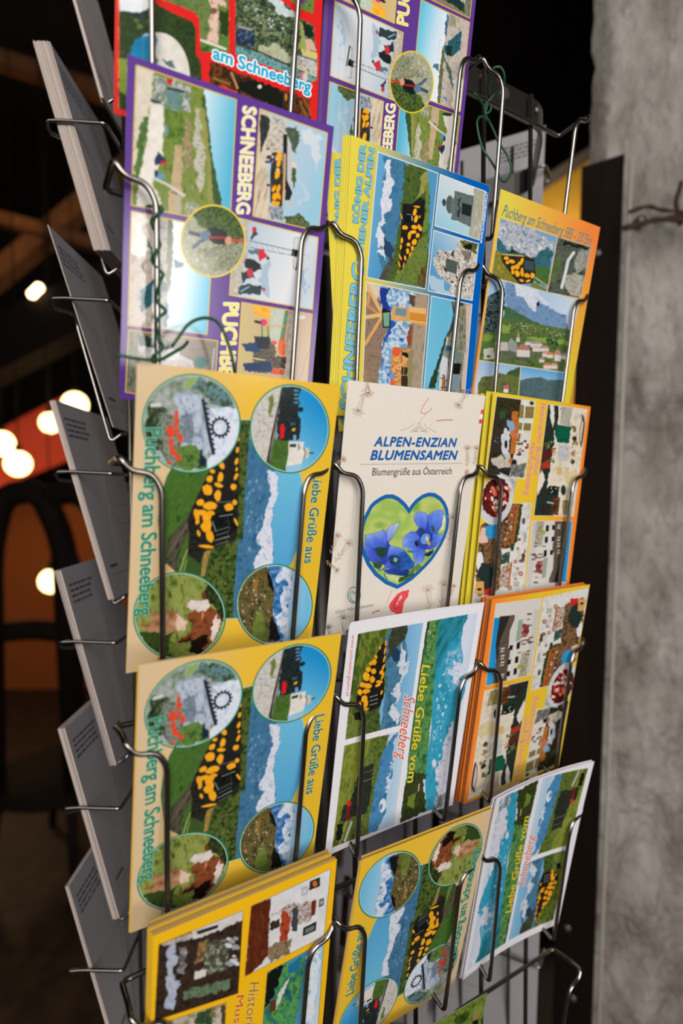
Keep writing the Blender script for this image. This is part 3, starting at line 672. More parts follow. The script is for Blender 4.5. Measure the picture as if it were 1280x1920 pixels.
    s.poly([(470, 920), (510, 1080), (520, 1290), (380, 1300), (400, 1080)], T((84, 104, 42), (116, 130, 58), s=8), 5)
    s.poly([(400, 700), (440, 640), (440, 760), (420, 860)], (150, 112, 56), 8)
    s.blobs([(270, 760), (440, 640), (580, 900), (570, 1000), (300, 1200)], 46, (.6, 1.7), [(214, 206, 196), (180, 160, 140), (150, 118, 84)], 1.4, 80, 4)
    s.unclip(); s.zoom(1, 0, 0)
    for cx, cy, rx, ry, *_ in (C1, C2, C3, C4):
        s.ring(cx, cy, rx, ry, .75, GREEN); s.ring(cx, cy, rx-2.2, ry-2.2, .5, PALE)
    s.zoom(1, 0, 0)
    s.text('Puchberg am Schneeberg', (274, 803), (259, 1155), (303, 803), (36, 124, 100), .012, (150, 206, 176), .03, label='green lettering reading Puchberg am Schneeberg', spacing=.95)
    s.text('Liebe Grüße aus', (588, 888), (570, 1056), (605, 889), (24, 112, 104), .012, (190, 214, 190), .03, label='green lettering reading Liebe Grüße aus')
    return s
def design_hikers():
    s = Sheet([(238.8, 101.7), (624.9, 237.9), (578.9, 778.4), (223.1, 747.2)], R=2.8)
    YE = (214, 184, 66); s.all((94, 58, 142))
    P1 = [(255, 123), (443, 187), (431, 421), (246, 385)]; P2 = [(487, 204), (613, 250), (597, 434), (474, 405)]
    P3 = [(246, 396), (400, 428), (388, 627), (240, 610)]; P4 = [(440, 407), (595.6, 445.5), (585, 580.5), (430, 553)]
    P5 = [(241, 619), (408, 639), (400, 762), (235, 735)]; P6 = [(453, 567), (584.5, 589), (572, 758), (442, 742)]
    # 1 path over alpine pasture
    s.clipto(P1); s.all(G((335, 200, 445, 215), (0, (236, 236, 234)), (.35, (216, 232, 238)), (1, (88, 178, 212))))
    s.zoom(5.818, 210, 90)
    s.poly([(230, 150), (1000, 420), (1040, 800), (1080, 1200), (1150, 1500), (1200, 1760), (1300, 2000), (200, 2000)], T((74, 98, 34), (128, 142, 66), (104, 126, 50), (154, 150, 96), s=7, st=3, a=82, seed=3), 6)
    s.poly([(990, 460), (1020, 600), (1060, 900), (1090, 1200), (1160, 1500), (1210, 1780), (1120, 1740), (1060, 1400), (1050, 1050), (1010, 800), (980, 600)], T((42, 72, 46), (70, 96, 56), s=4, st=3, a=80), 5)
    s.poly([(930, 650), (1010, 660), (1050, 1000), (1090, 1400), (1100, 1700), (1040, 1700), (1030, 1300), (980, 1000)], T((136, 138, 66), (156, 152, 84), s=5), 5)
    s.poly([(900, 660), (950, 680), (1000, 1100), (1010, 1500), (960, 1600), (900, 1200), (890, 900)], T((140, 140, 110), (206, 200, 190), (120, 128, 80), s=4, seed=4), 14)
    s.poly([(690, 1060), (760, 1080), (770, 1800), (600, 1820), (650, 1400)], T((196, 172, 134), (178, 156, 118), s=6), 10)
    s.poly([(790, 760), (860, 900), (860, 1300), (780, 1400), (770, 1000)], T((190, 160, 130), (130, 120, 80), (206, 196, 184), s=4, seed=8), 16)
    s.poly([(550, 660), (690, 640), (780, 720), (790, 960), (700, 1060), (600, 1000)], T((58, 88, 34), (98, 126, 50), (120, 142, 64), s=5, seed=2), 12)
    s.poly([(260, 190), (450, 250), (430, 600), (300, 1000), (240, 1500), (230, 1300)], T((206, 194, 176), (222, 212, 196), s=10), 8)
    s.poly([(330, 760), (400, 760), (360, 1000), (300, 1430), (250, 1440), (270, 1040)], T((62, 96, 44), (92, 120, 58), s=4), 12)
    s.poly([(440, 560), (560, 560), (570, 900), (550, 1200), (440, 1480), (540, 1700), (360, 1900), (240, 1900), (300, 1400), (380, 1000), (410, 700)], T((220, 212, 202), (236, 230, 222), s=12), 6)
    s.poly([(470, 330), (600, 330), (850, 420), (850, 680), (600, 680), (500, 600), (450, 600)], T((150, 150, 140), (206, 200, 196), (84, 108, 92), (196, 186, 180), s=5, seed=7), 14)
    s.poly([(590, 450), (780, 480), (770, 690), (600, 660)], T((60, 92, 130), (120, 150, 160), (78, 116, 74), (170, 186, 196), s=4, seed=9), 8)
    s.poly([(600, 340), (670, 350), (640, 400), (590, 380)], (196, 38, 34), 4); s.line([(600, 440), (790, 480)], 22, (34, 34, 36)); s.line([(430, 580), (520, 600)], 26, (34, 40, 40))
    s.poly([(500, 1130), (560, 1200), (590, 1230), (500, 1280), (470, 1300), (465, 1220)], (36, 52, 84), 5); s.ell(562, 1255, 34, 20, (206, 44, 44)); s.ell(525, 1400, 50, 32, (84, 150, 190), 0, .4); s.ell(480, 1370, 20, 40, (40, 48, 60))
    s.line([(450, 1420), (600, 1490), (790, 1610)], 26, (206, 204, 196)); s.line([(650, 1570), (720, 1600)], 16, (70, 90, 96)); s.line([(720, 1600), (730, 1830)], 18, (170, 170, 160))
    s.poly([(760, 1690), (860, 1650), (940, 1720), (900, 1830), (800, 1830)], T((214, 204, 196), (96, 108, 66), s=3), 16)
    s.ell(590, 900, 14, 70, (110, 150, 170)); s.ell(455, 1730, 100, 26, (36, 62, 50), 0, .8)
    s.unclip(); s.zoom(1, 0, 0)
    # 2 station with the spotted railcar
    s.clipto(P2); s.all(G((540, 300, 610, 330), (0, (176, 200, 214)), (.6, (166, 196, 216)), (1, (150, 196, 216))))
    s.zoom(5.818, 410, 140)
    s.poly([(940, 620), (1100, 700), (1150, 900), (1080, 1060), (1010, 900)], (214, 216, 222), 40, .8); s.poly([(880, 1100), (1000, 1300), (960, 1500)], (196, 208, 220), 50, .6)
    s.poly([(440, 380), (560, 430), (600, 700), (530, 1000), (560, 1560), (360, 1560), (400, 1000)], T((196, 176, 150), (220, 206, 184), (166, 140, 112), s=4, st=6, a=104, seed=5), 2)
    s.poly([(450, 420), (560, 470), (540, 620), (450, 860)], T((58, 66, 62), (34, 40, 42), s=5), 6)
    s.poly([(600, 440), (740, 520), (720, 700), (680, 860), (560, 840), (520, 760)], T((176, 164, 150), (214, 204, 190), (120, 120, 112), s=4, seed=6), 10)
    s.poly([(720, 560), (850, 560), (870, 660), (840, 860), (790, 800), (740, 700)], T((66, 80, 66), (92, 104, 86), s=5), 12)
    s.poly([(700, 650), (745, 660), (740, 1260), (700, 1250)], (34, 36, 36)); s.poly([(745, 660), (790, 760), (800, 1280), (760, 1140), (745, 900)], (196, 192, 188))
    s.poly([(735, 1140), (800, 1290), (770, 1370), (720, 1370)], (38, 36, 38)); s.poly([(800, 1000), (850, 1000), (840, 1180), (810, 1240)], T((60, 84, 44), (84, 104, 60), s=4), 8); s.poly([(790, 955), (850, 965), (850, 1030), (790, 1010)], (214, 204, 200))
    s.poly([(580, 850), (690, 850), (700, 1200), (690, 1450), (560, 1400), (560, 1100)], T((40, 40, 34), (66, 64, 50), s=4))
    train_blobs(s, [(655, 900, 34, 60), (650, 970, 24, 40), (640, 1080, 26, 60), (600, 1240, 20, 40), (650, 1240, 22, 40), (610, 1330, 34, 40), (650, 1320, 20, 50), (600, 1400, 30, 30), (640, 1410, 20, 30)])
    s.line([(720, 870), (715, 1100), (700, 1400)], 22, (226, 172, 120))
    s.people([(520, 760), (600, 760), (620, 1240), (540, 1240)], 9, 13, [(60, 90, 160), (206, 200, 190), (140, 60, 60), (90, 100, 90)], 4); s.poly([(540, 1430), (700, 1440), (690, 1590), (560, 1580)], T((46, 70, 76), (150, 160, 170), (200, 190, 180), s=3, seed=5), 6)
    s.poly([(690, 1530), (860, 1540), (1000, 1640), (980, 1720), (690, 1640)], T((44, 60, 34), (86, 100, 60), (120, 126, 92), s=3), 20); s.poly([(760, 1380), (800, 1390), (800, 1430), (760, 1420)], (206, 180, 170))
    s.unclip(); s.zoom(1, 0, 0)
    # 3 terrace with blue parasols
    s.clipto(P3); s.all(G((312, 560, 392, 575), (0, (226, 232, 238)), (.4, (196, 220, 234)), (1, (96, 190, 222))))
    s.zoom(5.818, 210, 400)
    s.poly([(150, -40), (660, 0), (660, 500), (640, 800), (600, 900), (590, 1260), (150, 1260)], T((176, 164, 152), (196, 184, 172), (160, 150, 140), s=10, seed=2), 3)
    s.poly([(180, -40), (380, -20), (400, 400), (300, 500), (190, 420)], T((222, 214, 202), (240, 234, 226), s=9), 10)
    s.poly([(610, 60), (660, 60), (660, 480), (630, 850), (600, 760), (600, 400)], T((80, 92, 52), (110, 116, 70), s=3, st=4, a=90), 5)
    s.poly([(480, 100), (600, 170), (490, 170)], (110, 140, 168)); s.poly([(380, 240), (560, 600), (640, 760), (600, 740), (440, 520)], (78, 98, 90), 8)
    s.poly([(310, 840), (460, 720), (600, 760), (600, 860), (450, 980), (320, 1090)], T((34, 78, 92), (46, 98, 112), (26, 52, 56), s=6), 4); s.poly([(460, 720), (560, 740), (560, 850), (470, 870)], (30, 48, 40), 8)
    s.poly([(680, 500), (800, 550), (770, 590), (690, 600), (670, 560)], (80, 116, 124), 8); s.poly([(580, 960), (620, 1000), (600, 1260), (560, 1240)], (70, 110, 140), 6); s.poly([(540, 860), (610, 850), (600, 900), (540, 900)], (150, 166, 180)); s.line([(590, 1100), (610, 1120)], 20, (20, 30, 40))
    s.line([(690, 640), (690, 900), (640, 910)], 4, (150, 170, 186)); s.ell(580, 280, 30, 14, (110, 150, 180)); s.poly([(420, 1100), (560, 1120), (540, 1250), (430, 1240)], (120, 128, 100), 10, .6)
    s.unclip(); s.zoom(1, 0, 0)
    # 4 summit mast and hikers
    s.clipto(P4); s.all(G((450, 450, 590, 500), (0, (176, 192, 206)), (.45, (206, 214, 220)), (.75, (222, 222, 226)), (1, (196, 208, 220))))
    s.zoom(5.818, 410, 400)
    s.poly([(470, 540), (560, 500), (560, 900), (420, 920)], (150, 176, 200), 30, .7); s.poly([(900, 640), (1000, 660), (960, 800), (900, 740)], (130, 172, 204), 40, .5)
    s.poly([(100, 60), (330, 90), (300, 480), (220, 880), (100, 900)], T((206, 196, 184), (176, 166, 150), (222, 214, 204), s=5, seed=3), 10)
    s.line([(340, 300), (860, 420)], 5, (70, 78, 84)); s.line([(330, 370), (850, 470)], 5, (84, 92, 98))
    for i in range(9): s.line([(340+i*58, 305+i*13), (380+i*58, 385+i*10)], 3, (120, 128, 134))
    s.poly([(800, 390), (865, 405), (850, 480), (790, 460)], (24, 28, 28)); s.line([(880, 270), (820, 270), (810, 600), (850, 610)], 5, (110, 112, 112)); s.line([(880, 400), (840, 620)], 14, (40, 44, 48)); s.line([(900, 450), (980, 460), (975, 500)], 3, (150, 150, 150))
    s.poly([(330, 160), (380, 200), (340, 300), (430, 210), (420, 230)], (60, 70, 80), 4); s.ell(388, 180, 24, 36, (204, 52, 56)); s.ell(400, 215, 18, 14, (50, 60, 60))
    s.poly([(320, 400), (430, 390), (440, 450), (330, 440)], (86, 118, 134), 6); s.poly([(430, 395), (490, 400), (530, 470), (500, 490), (440, 520), (430, 450)], (206, 50, 62), 4); s.ell(535, 490, 16, 18, (60, 52, 44))
    s.poly([(290, 490), (380, 500), (460, 560), (460, 600), (380, 640), (280, 590)], (34, 38, 38), 5); s.ell(480, 590, 12, 14, (206, 206, 204))
    s.poly([(250, 640), (340, 620), (400, 700), (300, 720), (250, 760)], (40, 50, 56), 6); s.ell(340, 650, 34, 50, (200, 52, 60), 0, .6); s.ell(402, 680, 14, 16, (226, 222, 218))
    s.poly([(230, 780), (330, 770), (470, 800), (450, 890), (300, 880), (220, 880)], (46, 62, 66), 5); s.line([(240, 850), (330, 800)], 14, (150, 190, 210)); s.ell(490, 830, 18, 20, (176, 80, 60))
    s.unclip(); s.zoom(1, 0, 0)
    # 5 building with teal bush
    s.clipto(P5); s.all(T((126, 112, 100), (144, 126, 112), s=5, st=3, seed=2))
    s.zoom(5.818, 210, 400)
    s.poly([(180, 1280), (300, 1290), (280, 1900), (170, 1900)], T((60, 66, 40), (130, 132, 116), (90, 94, 70), s=4, st=4, a=94, seed=2))
    s.poly([(300, 1330), (660, 1400), (650, 1490), (560, 1480), (300, 1450)], T((22, 46, 40), (36, 66, 56), s=5), 6); s.poly([(300, 1450), (560, 1480), (880, 1600), (900, 1700), (300, 1700)], T((166, 156, 148), (206, 202, 198), s=8), 8)
    s.ell(640, 1540, 100, 60, (206, 206, 204), 0, .5); s.ell(970, 1620, 66, 66, T((20, 96, 100), (40, 122, 120), s=3), 0, .6); s.line([(1115, 1480), (1090, 1700)], 26, (160, 172, 180))
    s.unclip(); s.zoom(1, 0, 0)
    # 6 children's ride in front of an orange train
    s.clipto(P6); s.all(G((450, 640, 580, 660), (0, (206, 184, 130)), (.5, (196, 170, 130)), (.6, (196, 168, 140)), (1, (200, 172, 146))))
    s.zoom(5.818, 410, 400)
    s.poly([(380, 980), (600, 1010), (590, 1160), (380, 1110)], T((240, 150, 40), (246, 196, 70), s=4, st=3, a=10)); s.poly([(560, 1040), (760, 1060), (680, 1500), (560, 1400)], T((222, 214, 206), (176, 196, 176), (226, 196, 180), s=5, seed=3), 4)
    s.poly([(720, 1060), (760, 1060), (700, 1450), (650, 1450)], T((196, 80, 40), (66, 140, 90), (120, 160, 150), s=6, st=2, a=100, seed=4)); s.poly([(760, 1060), (830, 1070), (760, 1780), (690, 1760)], T((160, 140, 124), (196, 184, 172), s=5))
    s.poly([(380, 1400), (600, 1400), (620, 1500), (600, 1740), (380, 1740)], T((24, 40, 50), (120, 100, 70), (40, 60, 84), s=3, seed=5), 6)
    s.ell(485, 1190, 40, 34, (226, 50, 110), 0, .5); s.line([(400, 1180), (450, 1190)], 30, (40, 40, 44)); s.line([(470, 1230), (470, 1340)], 16, (60, 150, 70)); s.line([(530, 1240), (540, 1330)], 14, (60, 140, 70)); s.line([(500, 1230), (720, 1230)], 10, (240, 140, 50))
    s.poly([(380, 1340), (560, 1350), (540, 1480), (420, 1480)], (24, 40, 48), 6); s.poly([(250, 1420), (420, 1410), (430, 1480), (480, 1530), (300, 1500)], (28, 62, 110), 5); s.poly([(270, 1640), (560, 1620), (590, 1720), (280, 1720)], (28, 54, 96), 6); s.line([(370, 1580), (500, 1600)], 14, (226, 206, 150))
    s.ell(600, 1410, 36, 22, (226, 80, 100)); s.poly([(640, 1390), (720, 1380), (720, 1540), (650, 1540)], (226, 96, 40), 6); s.poly([(600, 1560), (730, 1560), (720, 1690), (590, 1690)], T((52, 42, 40), (110, 90, 80), s=3), 6); s.poly([(580, 1690), (710, 1700), (700, 1760), (560, 1750)], (206, 84, 40), 4)
    s.ell(905, 1135, 34, 22, (210, 210, 212), 0, .8); s.line([(960, 1520), (900, 1780)], 4, (160, 130, 110))
    s.unclip(); s.zoom(1, 0, 0)
    s.avoid = (399.5, 452, 59.5, 67)
    for P in (P1, P2, P3, P4, P5, P6): s.stroke(P, .62, YE, True)
    s.avoid = None
    C = (399.5, 452, 59.5, 67, 0); s.clipto(E=C); s.ell(*C[:4], T((196, 184, 170), (146, 150, 120), (216, 206, 196), s=5, seed=12))
    s.zoom(5.818, 210, 400)
    s.poly([(880, -100), (1450, -100), (1450, 400), (1300, 500), (1180, 160), (1060, 200), (900, 120)], T((44, 66, 28), (98, 124, 56), (34, 48, 26), (120, 140, 70), s=4, seed=3), 14)
    s.poly([(950, 380), (1160, 340), (1450, 300), (1450, 640), (1120, 640), (1150, 480), (940, 460)], T((50, 66, 36), (176, 170, 156), (96, 108, 66), (210, 204, 194), s=4, seed=14), 16)
    s.poly([(1060, 150), (1180, 170), (1250, 210), (1260, 350), (1160, 340), (1060, 300)], (22, 30, 28), 6)
    s.line([(850, 210), (960, 240), (1060, 250)], 44, (60, 78, 92)); s.line([(890, 370), (960, 310), (1060, 260)], 40, (74, 96, 112)); s.ell(1020, 240, 60, 52, (96, 122, 144), 0, .4)
    s.ell(1270, 300, 40, 50, (206, 150, 130), 0, .3); s.line([(1060, 265), (1230, 265)], 24, (176, 34, 32)); s.line([(1310, 290), (1440, 300)], 26, (206, 54, 40))
    s.unclip(); s.zoom(1, 0, 0); s.ring(C[0], C[1], C[2], C[3], .9, (222, 196, 40))
    s.text('SCHNEEBERG', (456, 198), (443.5, 400), (480, 203), (238, 228, 176), .03, (250, 246, 236), .02, label='pale yellow lettering reading SCHNEEBERG', shear=-.08)
    s.text('PUCHBERG', (420, 566), (408, 752), (447, 569), (240, 222, 120), .03, (250, 246, 236), .02, label='pale yellow lettering reading PUCHBERG', shear=-.08)
    return s
def design_red():
    s = Sheet([(221.3, -419.2), (614.1, -190.3), (588.6, 330.1), (213.2, 212.2)], R=2.4); s.all((218, 36, 36)); s.zoom(5.333, 205, 0)
    OR = (236, 110, 40); z = s.zoom
    Pa = [(95, -1800), (400, -1640), (400, -40), (480, 50), (650, 140), (820, 215), (855, 290), (855, 530), (905, 620), (915, 800), (900, 1250), (90, 1085)]
    s.poly(Pa, OR, 6); s.zoom(5.333, 206.5, .5); s.clipto(Pa); s.all(T((26, 40, 22), (54, 74, 34), (36, 54, 30), (70, 84, 40), s=9, seed=2))
    s.poly([(95, -1800), (500, -1800), (430, 60), (330, 130), (200, 120), (95, 90)], T((206, 214, 222), (232, 234, 236), s=14), 10); s.poly([(200, 120), (440, 140), (420, 180), (160, 150)], (36, 54, 60), 10)
    s.ell(478, 770, 320, 450, T((206, 200, 190), (228, 224, 216), s=16)); s.poly([(190, 520), (260, 380), (400, 330), (465, 330), (460, 480), (400, 620), (190, 640)], T((20, 112, 156), (30, 128, 170), s=14), 10); s.poly([(330, 340), (440, 330), (450, 380), (400, 390)], (150, 186, 206), 10)
    s.poly([(380, 560), (440, 480), (470, 640), (390, 640)], (96, 120, 90), 12); s.poly([(540, 590), (620, 600), (650, 680), (560, 660)], (90, 110, 110), 14)
    s.poly([(90, 580), (170, 580), (170, 960), (90, 900)], (124, 142, 50), 6); s.blobs([(250, 200), (440, 220), (440, 300), (250, 300)], 12, (1, 4), [(84, 104, 44), (100, 120, 60)], 1.5, 20, 3, .8)
    s.unclip(); s.zoom(5.333, 205, 0)
    Pb = [(540, -1580), (1190, -1240), (1195, 525), (915, 520), (905, 380), (900, 190), (850, 120), (700, 60), (540, 0)]
    s.poly(Pb, OR, 6); s.clipto(Pb); s.all(T((66, 90, 42), (110, 130, 72), (84, 108, 56), s=9, seed=5)); s.poly([(1090, 80), (1200, 120), (1190, 360), (1110, 340)], (44, 62, 30), 12); s.poly([(905, 440), (1190, 380), (1190, 520), (905, 520)], (84, 124, 54), 6); s.poly([(905, 470), (1000, 470), (1000, 520), (905, 520)], (56, 88, 36), 8)
    s.poly([(985, -20), (1110, -20), (1180, 40), (1170, 80), (1080, 40), (1090, 160), (1085, 320), (1095, 440), (975, 430), (985, 340), (1010, 300), (985, 220), (1020, 130)], T((206, 168, 150), (224, 192, 176), (176, 130, 110), s=6), 6)
    s.ell(1040, 110, 40, 30, (120, 84, 66), 0, .5); s.line([(915, 400), (1160, 490)], 26, (216, 212, 204)); s.unclip()
    s.zoom(5.333, 400, 0)
    Pc = [(235, -1160), (560, -980), (560, -60), (700, 20), (800, 115), (870, 190), (1000, 250), (1010, 400), (1038, 560), (1030, 800), (940, 840), (700, 720), (215, 540)]
    s.poly(Pc, OR, 5); s.clipto(Pc); s.all(T((44, 62, 34), (104, 122, 84), (30, 44, 30), (136, 146, 110), (52, 74, 44), s=9, seed=11))
    s.poly([(500, -60), (700, 0), (880, 180), (760, 160), (560, 100)], T((214, 222, 228), (176, 190, 186), s=6), 30); s.blobs([(300, 20), (600, 100), (780, 300), (400, 240)], 26, (1, 3), [(206, 214, 220), (150, 166, 150)], 1.2, 0, 4, .8)
    s.poly([(230, 250), (400, 290), (420, 470), (230, 440)], T((44, 66, 96), (30, 42, 60), (110, 130, 160), s=4), 6); s.poly([(240, 250), (400, 290), (380, 310), (240, 275)], (150, 150, 150))
    s.poly([(440, 480), (620, 420), (760, 560), (760, 650), (440, 530)], T((196, 196, 176), (140, 150, 110), s=4), 14); s.line([(230, 440), (440, 510), (770, 660)], 16, (60, 60, 54))
    s.poly([(220, 450), (440, 525), (770, 670), (1030, 770), (1030, 830), (900, 860), (700, 740), (215, 560)], T((26, 74, 80), (60, 120, 124), (150, 180, 180), (30, 60, 56), s=4, st=.5, a=0, seed=13)); s.poly([(820, 540), (1035, 610), (1030, 760), (810, 660)], T((120, 130, 140), (214, 212, 206), (90, 70, 60), s=3), 4)
    s.poly([(880, 480), (1035, 530), (1030, 600), (880, 560)], (206, 190, 120), 5); s.poly([(890, 390), (980, 390), (1030, 520), (900, 490)], (206, 170, 150), 6); s.line([(820, 540), (1035, 610)], 14, (70, 96, 120)); s.line([(820, 665), (1030, 765)], 16, (206, 194, 130)); s.ell(880, 755, 22, 30, (214, 90, 130), 0, .5); s.ell(915, 770, 26, 50, (206, 196, 190), 0, .8)
    s.poly([(880, 230), (990, 260), (985, 390), (900, 340)], (28, 40, 28), 8); s.poly([(850, 210), (890, 240), (910, 480), (850, 530)], (150, 160, 90), 12); s.unclip()
    Pd = [(740, -880), (1010, -730), (1000, 140), (868, 92), (760, 0)]; s.poly(Pd, T((84, 124, 48), (110, 146, 66), s=8), 3); s.blobs([(880, 0), (980, 0), (970, 60), (880, 40)], 6, (2, 3), [(120, 60, 130), (96, 50, 110)], 1, 0, 2)
    s.poly([(-30, 620), (120, 660), (280, 740), (700, 900), (960, 1000), (960, 1190), (900, 1260), (-60, 900)], T((60, 36, 18), (120, 70, 30), (36, 26, 18), (84, 50, 26), s=9, seed=9), 8); s.poly([(60, 860), (240, 900), (240, 960), (60, 960)], (214, 60, 30), 12)
    s.poly([(250, 830), (400, 790), (620, 870), (720, 960), (720, 1100), (240, 900)], (24, 26, 20), 8); s.line([(180, 730), (240, 880)], 24, (176, 130, 84)); s.ell(462, 866, 22, 22, (214, 208, 196)); s.line([(860, 1010), (930, 1170)], 12, (150, 110, 64)); s.line([(900, 980), (980, 1150)], 12, (140, 96, 54)); s.ell(725, 970, 14, 40, (206, 130, 40)); s.line([(0, 780), (160, 840)], 18, (140, 110, 60))
    s.zoom(1, 0, 0)
    s.text('am Schneeberg', (399, 110), (581, 174), (401, 87), (34, 168, 204), .03, (232, 240, 244), .09, label='light blue lettering reading am Schneeberg')
    return s
def design_king():
    s = Sheet([(657.6, 253.0), (918.1, 348.3), (878.5, 794.4), (629.8, 778.5)], R=2.8)
    s.all(G((660, 400, 900, 400), (0, (226, 208, 74)), (.1, (222, 204, 78)), (.26, (190, 186, 118)), (.45, (136, 156, 148)), (.62, (84, 132, 160)), (.85, (10, 94, 178)), (1, (0, 92, 182))))
    WH = (232, 232, 226)
    P1 = [(708.6, 285), (821, 325), (797, 542), (687.5, 520)]; P2 = [(824.7, 327), (909.8, 359), (898, 450), (814.6, 423)]; P3 = [(813, 432), (897, 457), (885, 563.6), (802, 545)]
    P4 = [(686.7, 529), (804, 553), (786, 772), (678, 765)]; P5 = [(808.5, 555), (884.5, 570.6), (868, 775), (791, 769)]
    s.clipto(P1); s.all(G((700, 400, 730, 405), (0, (98, 162, 204)), (1, (80, 146, 190)))); s.zoom(6.4, 600, 240)
    s.poly([(740, 340), (870, 370), (1010, 400), (1010, 620), (980, 900), (940, 1200), (880, 1500), (720, 1810), (730, 1700), (700, 1500), (700, 1200), (750, 1000), (745, 700), (790, 500)], T((52, 104, 146), (70, 124, 160), (60, 100, 128), s=8, st=2, a=100, seed=5), 6)
    s.poly([(800, 370), (870, 380), (860, 520), (890, 640), (870, 720), (810, 790), (830, 840), (880, 860), (830, 960), (780, 1040), (790, 1130), (740, 1200), (760, 1340), (800, 1360), (770, 1400), (820, 1590), (720, 1500), (700, 1300), (705, 1200), (750, 1080), (745, 720), (790, 560)], T((170, 188, 206), (226, 224, 232), (190, 196, 214), s=4, seed=6), 14, rs=4)
    s.poly([(780, 1330), (880, 1480), (830, 1620), (770, 1500)], (40, 66, 100), 12)
    s.poly([(1015, 430), (1300, 490), (1300, 1900), (700, 1820), (880, 1520), (950, 1150), (960, 920), (1000, 700)], T((40, 62, 28), (84, 104, 46), (60, 84, 38), (100, 114, 60), s=5, seed=8, st=1.5, a=120), 8)
    s.poly([(1230, 560), (1300, 520), (1300, 700), (1200, 830), (1160, 900), (1140, 900), (1180, 760)], T((120, 134, 66), (170, 150, 84), s=5), 8); s.poly([(1250, 700), (1300, 640), (1300, 1200), (1180, 1300), (1280, 1000)], (104, 130, 60), 5)
    s.poly([(1000, 900), (1080, 920), (1210, 830), (1260, 880), (1250, 1100), (1210, 1300), (1120, 1460), (1040, 1600), (960, 1740), (940, 1740), (960, 1500), (970, 1200), (980, 1000)], T((22, 20, 20), (42, 40, 34), s=5), 4)
    train_blobs(s, [(1160, 945, 44, 12), (1135, 1010, 22, 44), (1150, 1090, 22, 50), (1195, 1065, 8, 20), (1015, 1195, 34, 26), (1130, 1190, 38, 26), (1195, 1200, 24, 44), (1110, 1250, 44, 24), (1170, 1290, 24, 30), (1070, 1290, 20, 50), (1130, 1370, 30, 36), (1060, 1400, 24, 24), (1050, 1480, 20, 36), (1110, 1450, 22, 40), (980, 1350, 14, 36), (968, 1430, 12, 30), (960, 1550, 12, 40), (950, 1640, 10, 40), (1020, 1560, 14, 30), (1080, 1520, 14, 40), (1000, 1650, 8, 40), (975, 1060, 8, 40), (940, 1720, 5, 40)])
    s.poly([(1015, 1010), (1100, 1000), (1110, 1120), (1010, 1150)], (20, 22, 26)); s.line([(1035, 1035), (1095, 1040)], 7, (160, 164, 168)); s.line([(1100, 1060), (1105, 1110)], 12, (190, 190, 190))
    s.poly([(1300, 1250), (1180, 1350), (1000, 1680), (920, 1760), (870, 1830), (1250, 1920)], T((56, 76, 28), (120, 136, 66), (84, 104, 40), (150, 150, 90), s=2.5, st=4, a=60, seed=9), 4); s.poly([(1210, 1700), (1280, 1650), (1280, 1920), (1130, 1860)], T((72, 50, 30), (110, 100, 50), s=3, st=3, a=60), 12)
    s.poly([(700, 1810), (880, 1520), (900, 1600), (780, 1830)], T((60, 60, 54), (90, 92, 80), s=3), 10); s.unclip(); s.zoom(1, 0, 0)
    s.clipto(P2); s.all(G((820, 420, 890, 350), (0, (150, 196, 216)), (.5, (190, 208, 216)), (1, (214, 216, 218)))); s.zoom(7.111, 760, 290)
    s.poly([(915, 430), (1100, 500), (1000, 1160), (840, 1090), (870, 900), (905, 550)], T((176, 172, 164), (160, 160, 140), (196, 190, 180), s=4, st=3, a=98, seed=3), 3)
    s.poly([(650, 480), (690, 490), (910, 555), (865, 965), (680, 880), (605, 865), (640, 620)], T((84, 96, 94), (108, 118, 112), s=5), 2); s.poly([(745, 580), (905, 600), (870, 880), (720, 830), (690, 720)], (96, 108, 106)); s.poly([(755, 640), (885, 680), (865, 830), (745, 790)], (34, 38, 36)); s.poly([(690, 600), (730, 570), (720, 820), (680, 830), (700, 710)], (50, 56, 54), 6)
    s.ell(590, 665, 52, 120, T((70, 84, 86), (96, 108, 104), s=3)); s.poly([(610, 560), (650, 600), (650, 760), (600, 790)], (100, 112, 108)); s.ell(512, 640, 24, 50, (50, 62, 66), 0, .4); s.line([(455, 625), (510, 640)], 5, (90, 96, 96)); s.unclip(); s.zoom(1, 0, 0)
    s.clipto(P3); s.all(G((805, 500, 880, 450), (0, (84, 150, 196)), (.6, (150, 186, 212)), (1, (196, 210, 220)))); s.zoom(7.111, 760, 290)
    s.poly([(350, 1580), (480, 1640), (600, 1700), (620, 1900), (400, 1860)], (206, 212, 218), 40, .7)
    s.poly([(680, 1120), (980, 1190), (960, 1500), (920, 1720), (900, 2000), (620, 2000), (620, 1760), (560, 1720), (450, 1640), (380, 1520), (370, 1400), (440, 1290), (520, 1250), (600, 1270), (680, 1260)], T((206, 196, 188), (228, 220, 212), (140, 130, 118), (216, 208, 200), s=3, seed=5, con=2.4), 14, rs=3)
    s.poly([(730, 1150), (960, 1190), (940, 1330), (890, 1290), (760, 1250)], T((120, 128, 70), (60, 70, 40), s=4), 10); s.poly([(790, 1210), (880, 1190), (885, 1280), (790, 1260)], (24, 26, 22), 6)
    s.blobs([(400, 1300), (600, 1300), (860, 1500), (880, 1850), (640, 1740), (480, 1640)], 60, (.5, 1.6), [(70, 66, 58), (110, 100, 90)], 2, 60, 6); s.poly([(540, 1375), (690, 1430), (680, 1590), (530, 1550)], T((70, 80, 76), (84, 94, 90), s=3)); s.poly([(515, 1500), (545, 1530), (540, 1560), (512, 1540)], (40, 40, 36)); s.poly([(620, 1290), (650, 1270), (640, 1370), (600, 1340)], (60, 66, 74)); s.poly([(740, 1260), (860, 1290), (850, 1450), (780, 1420)], T((60, 70, 76), (150, 130, 110), s=3), 8, .8)
    s.unclip(); s.zoom(1, 0, 0)
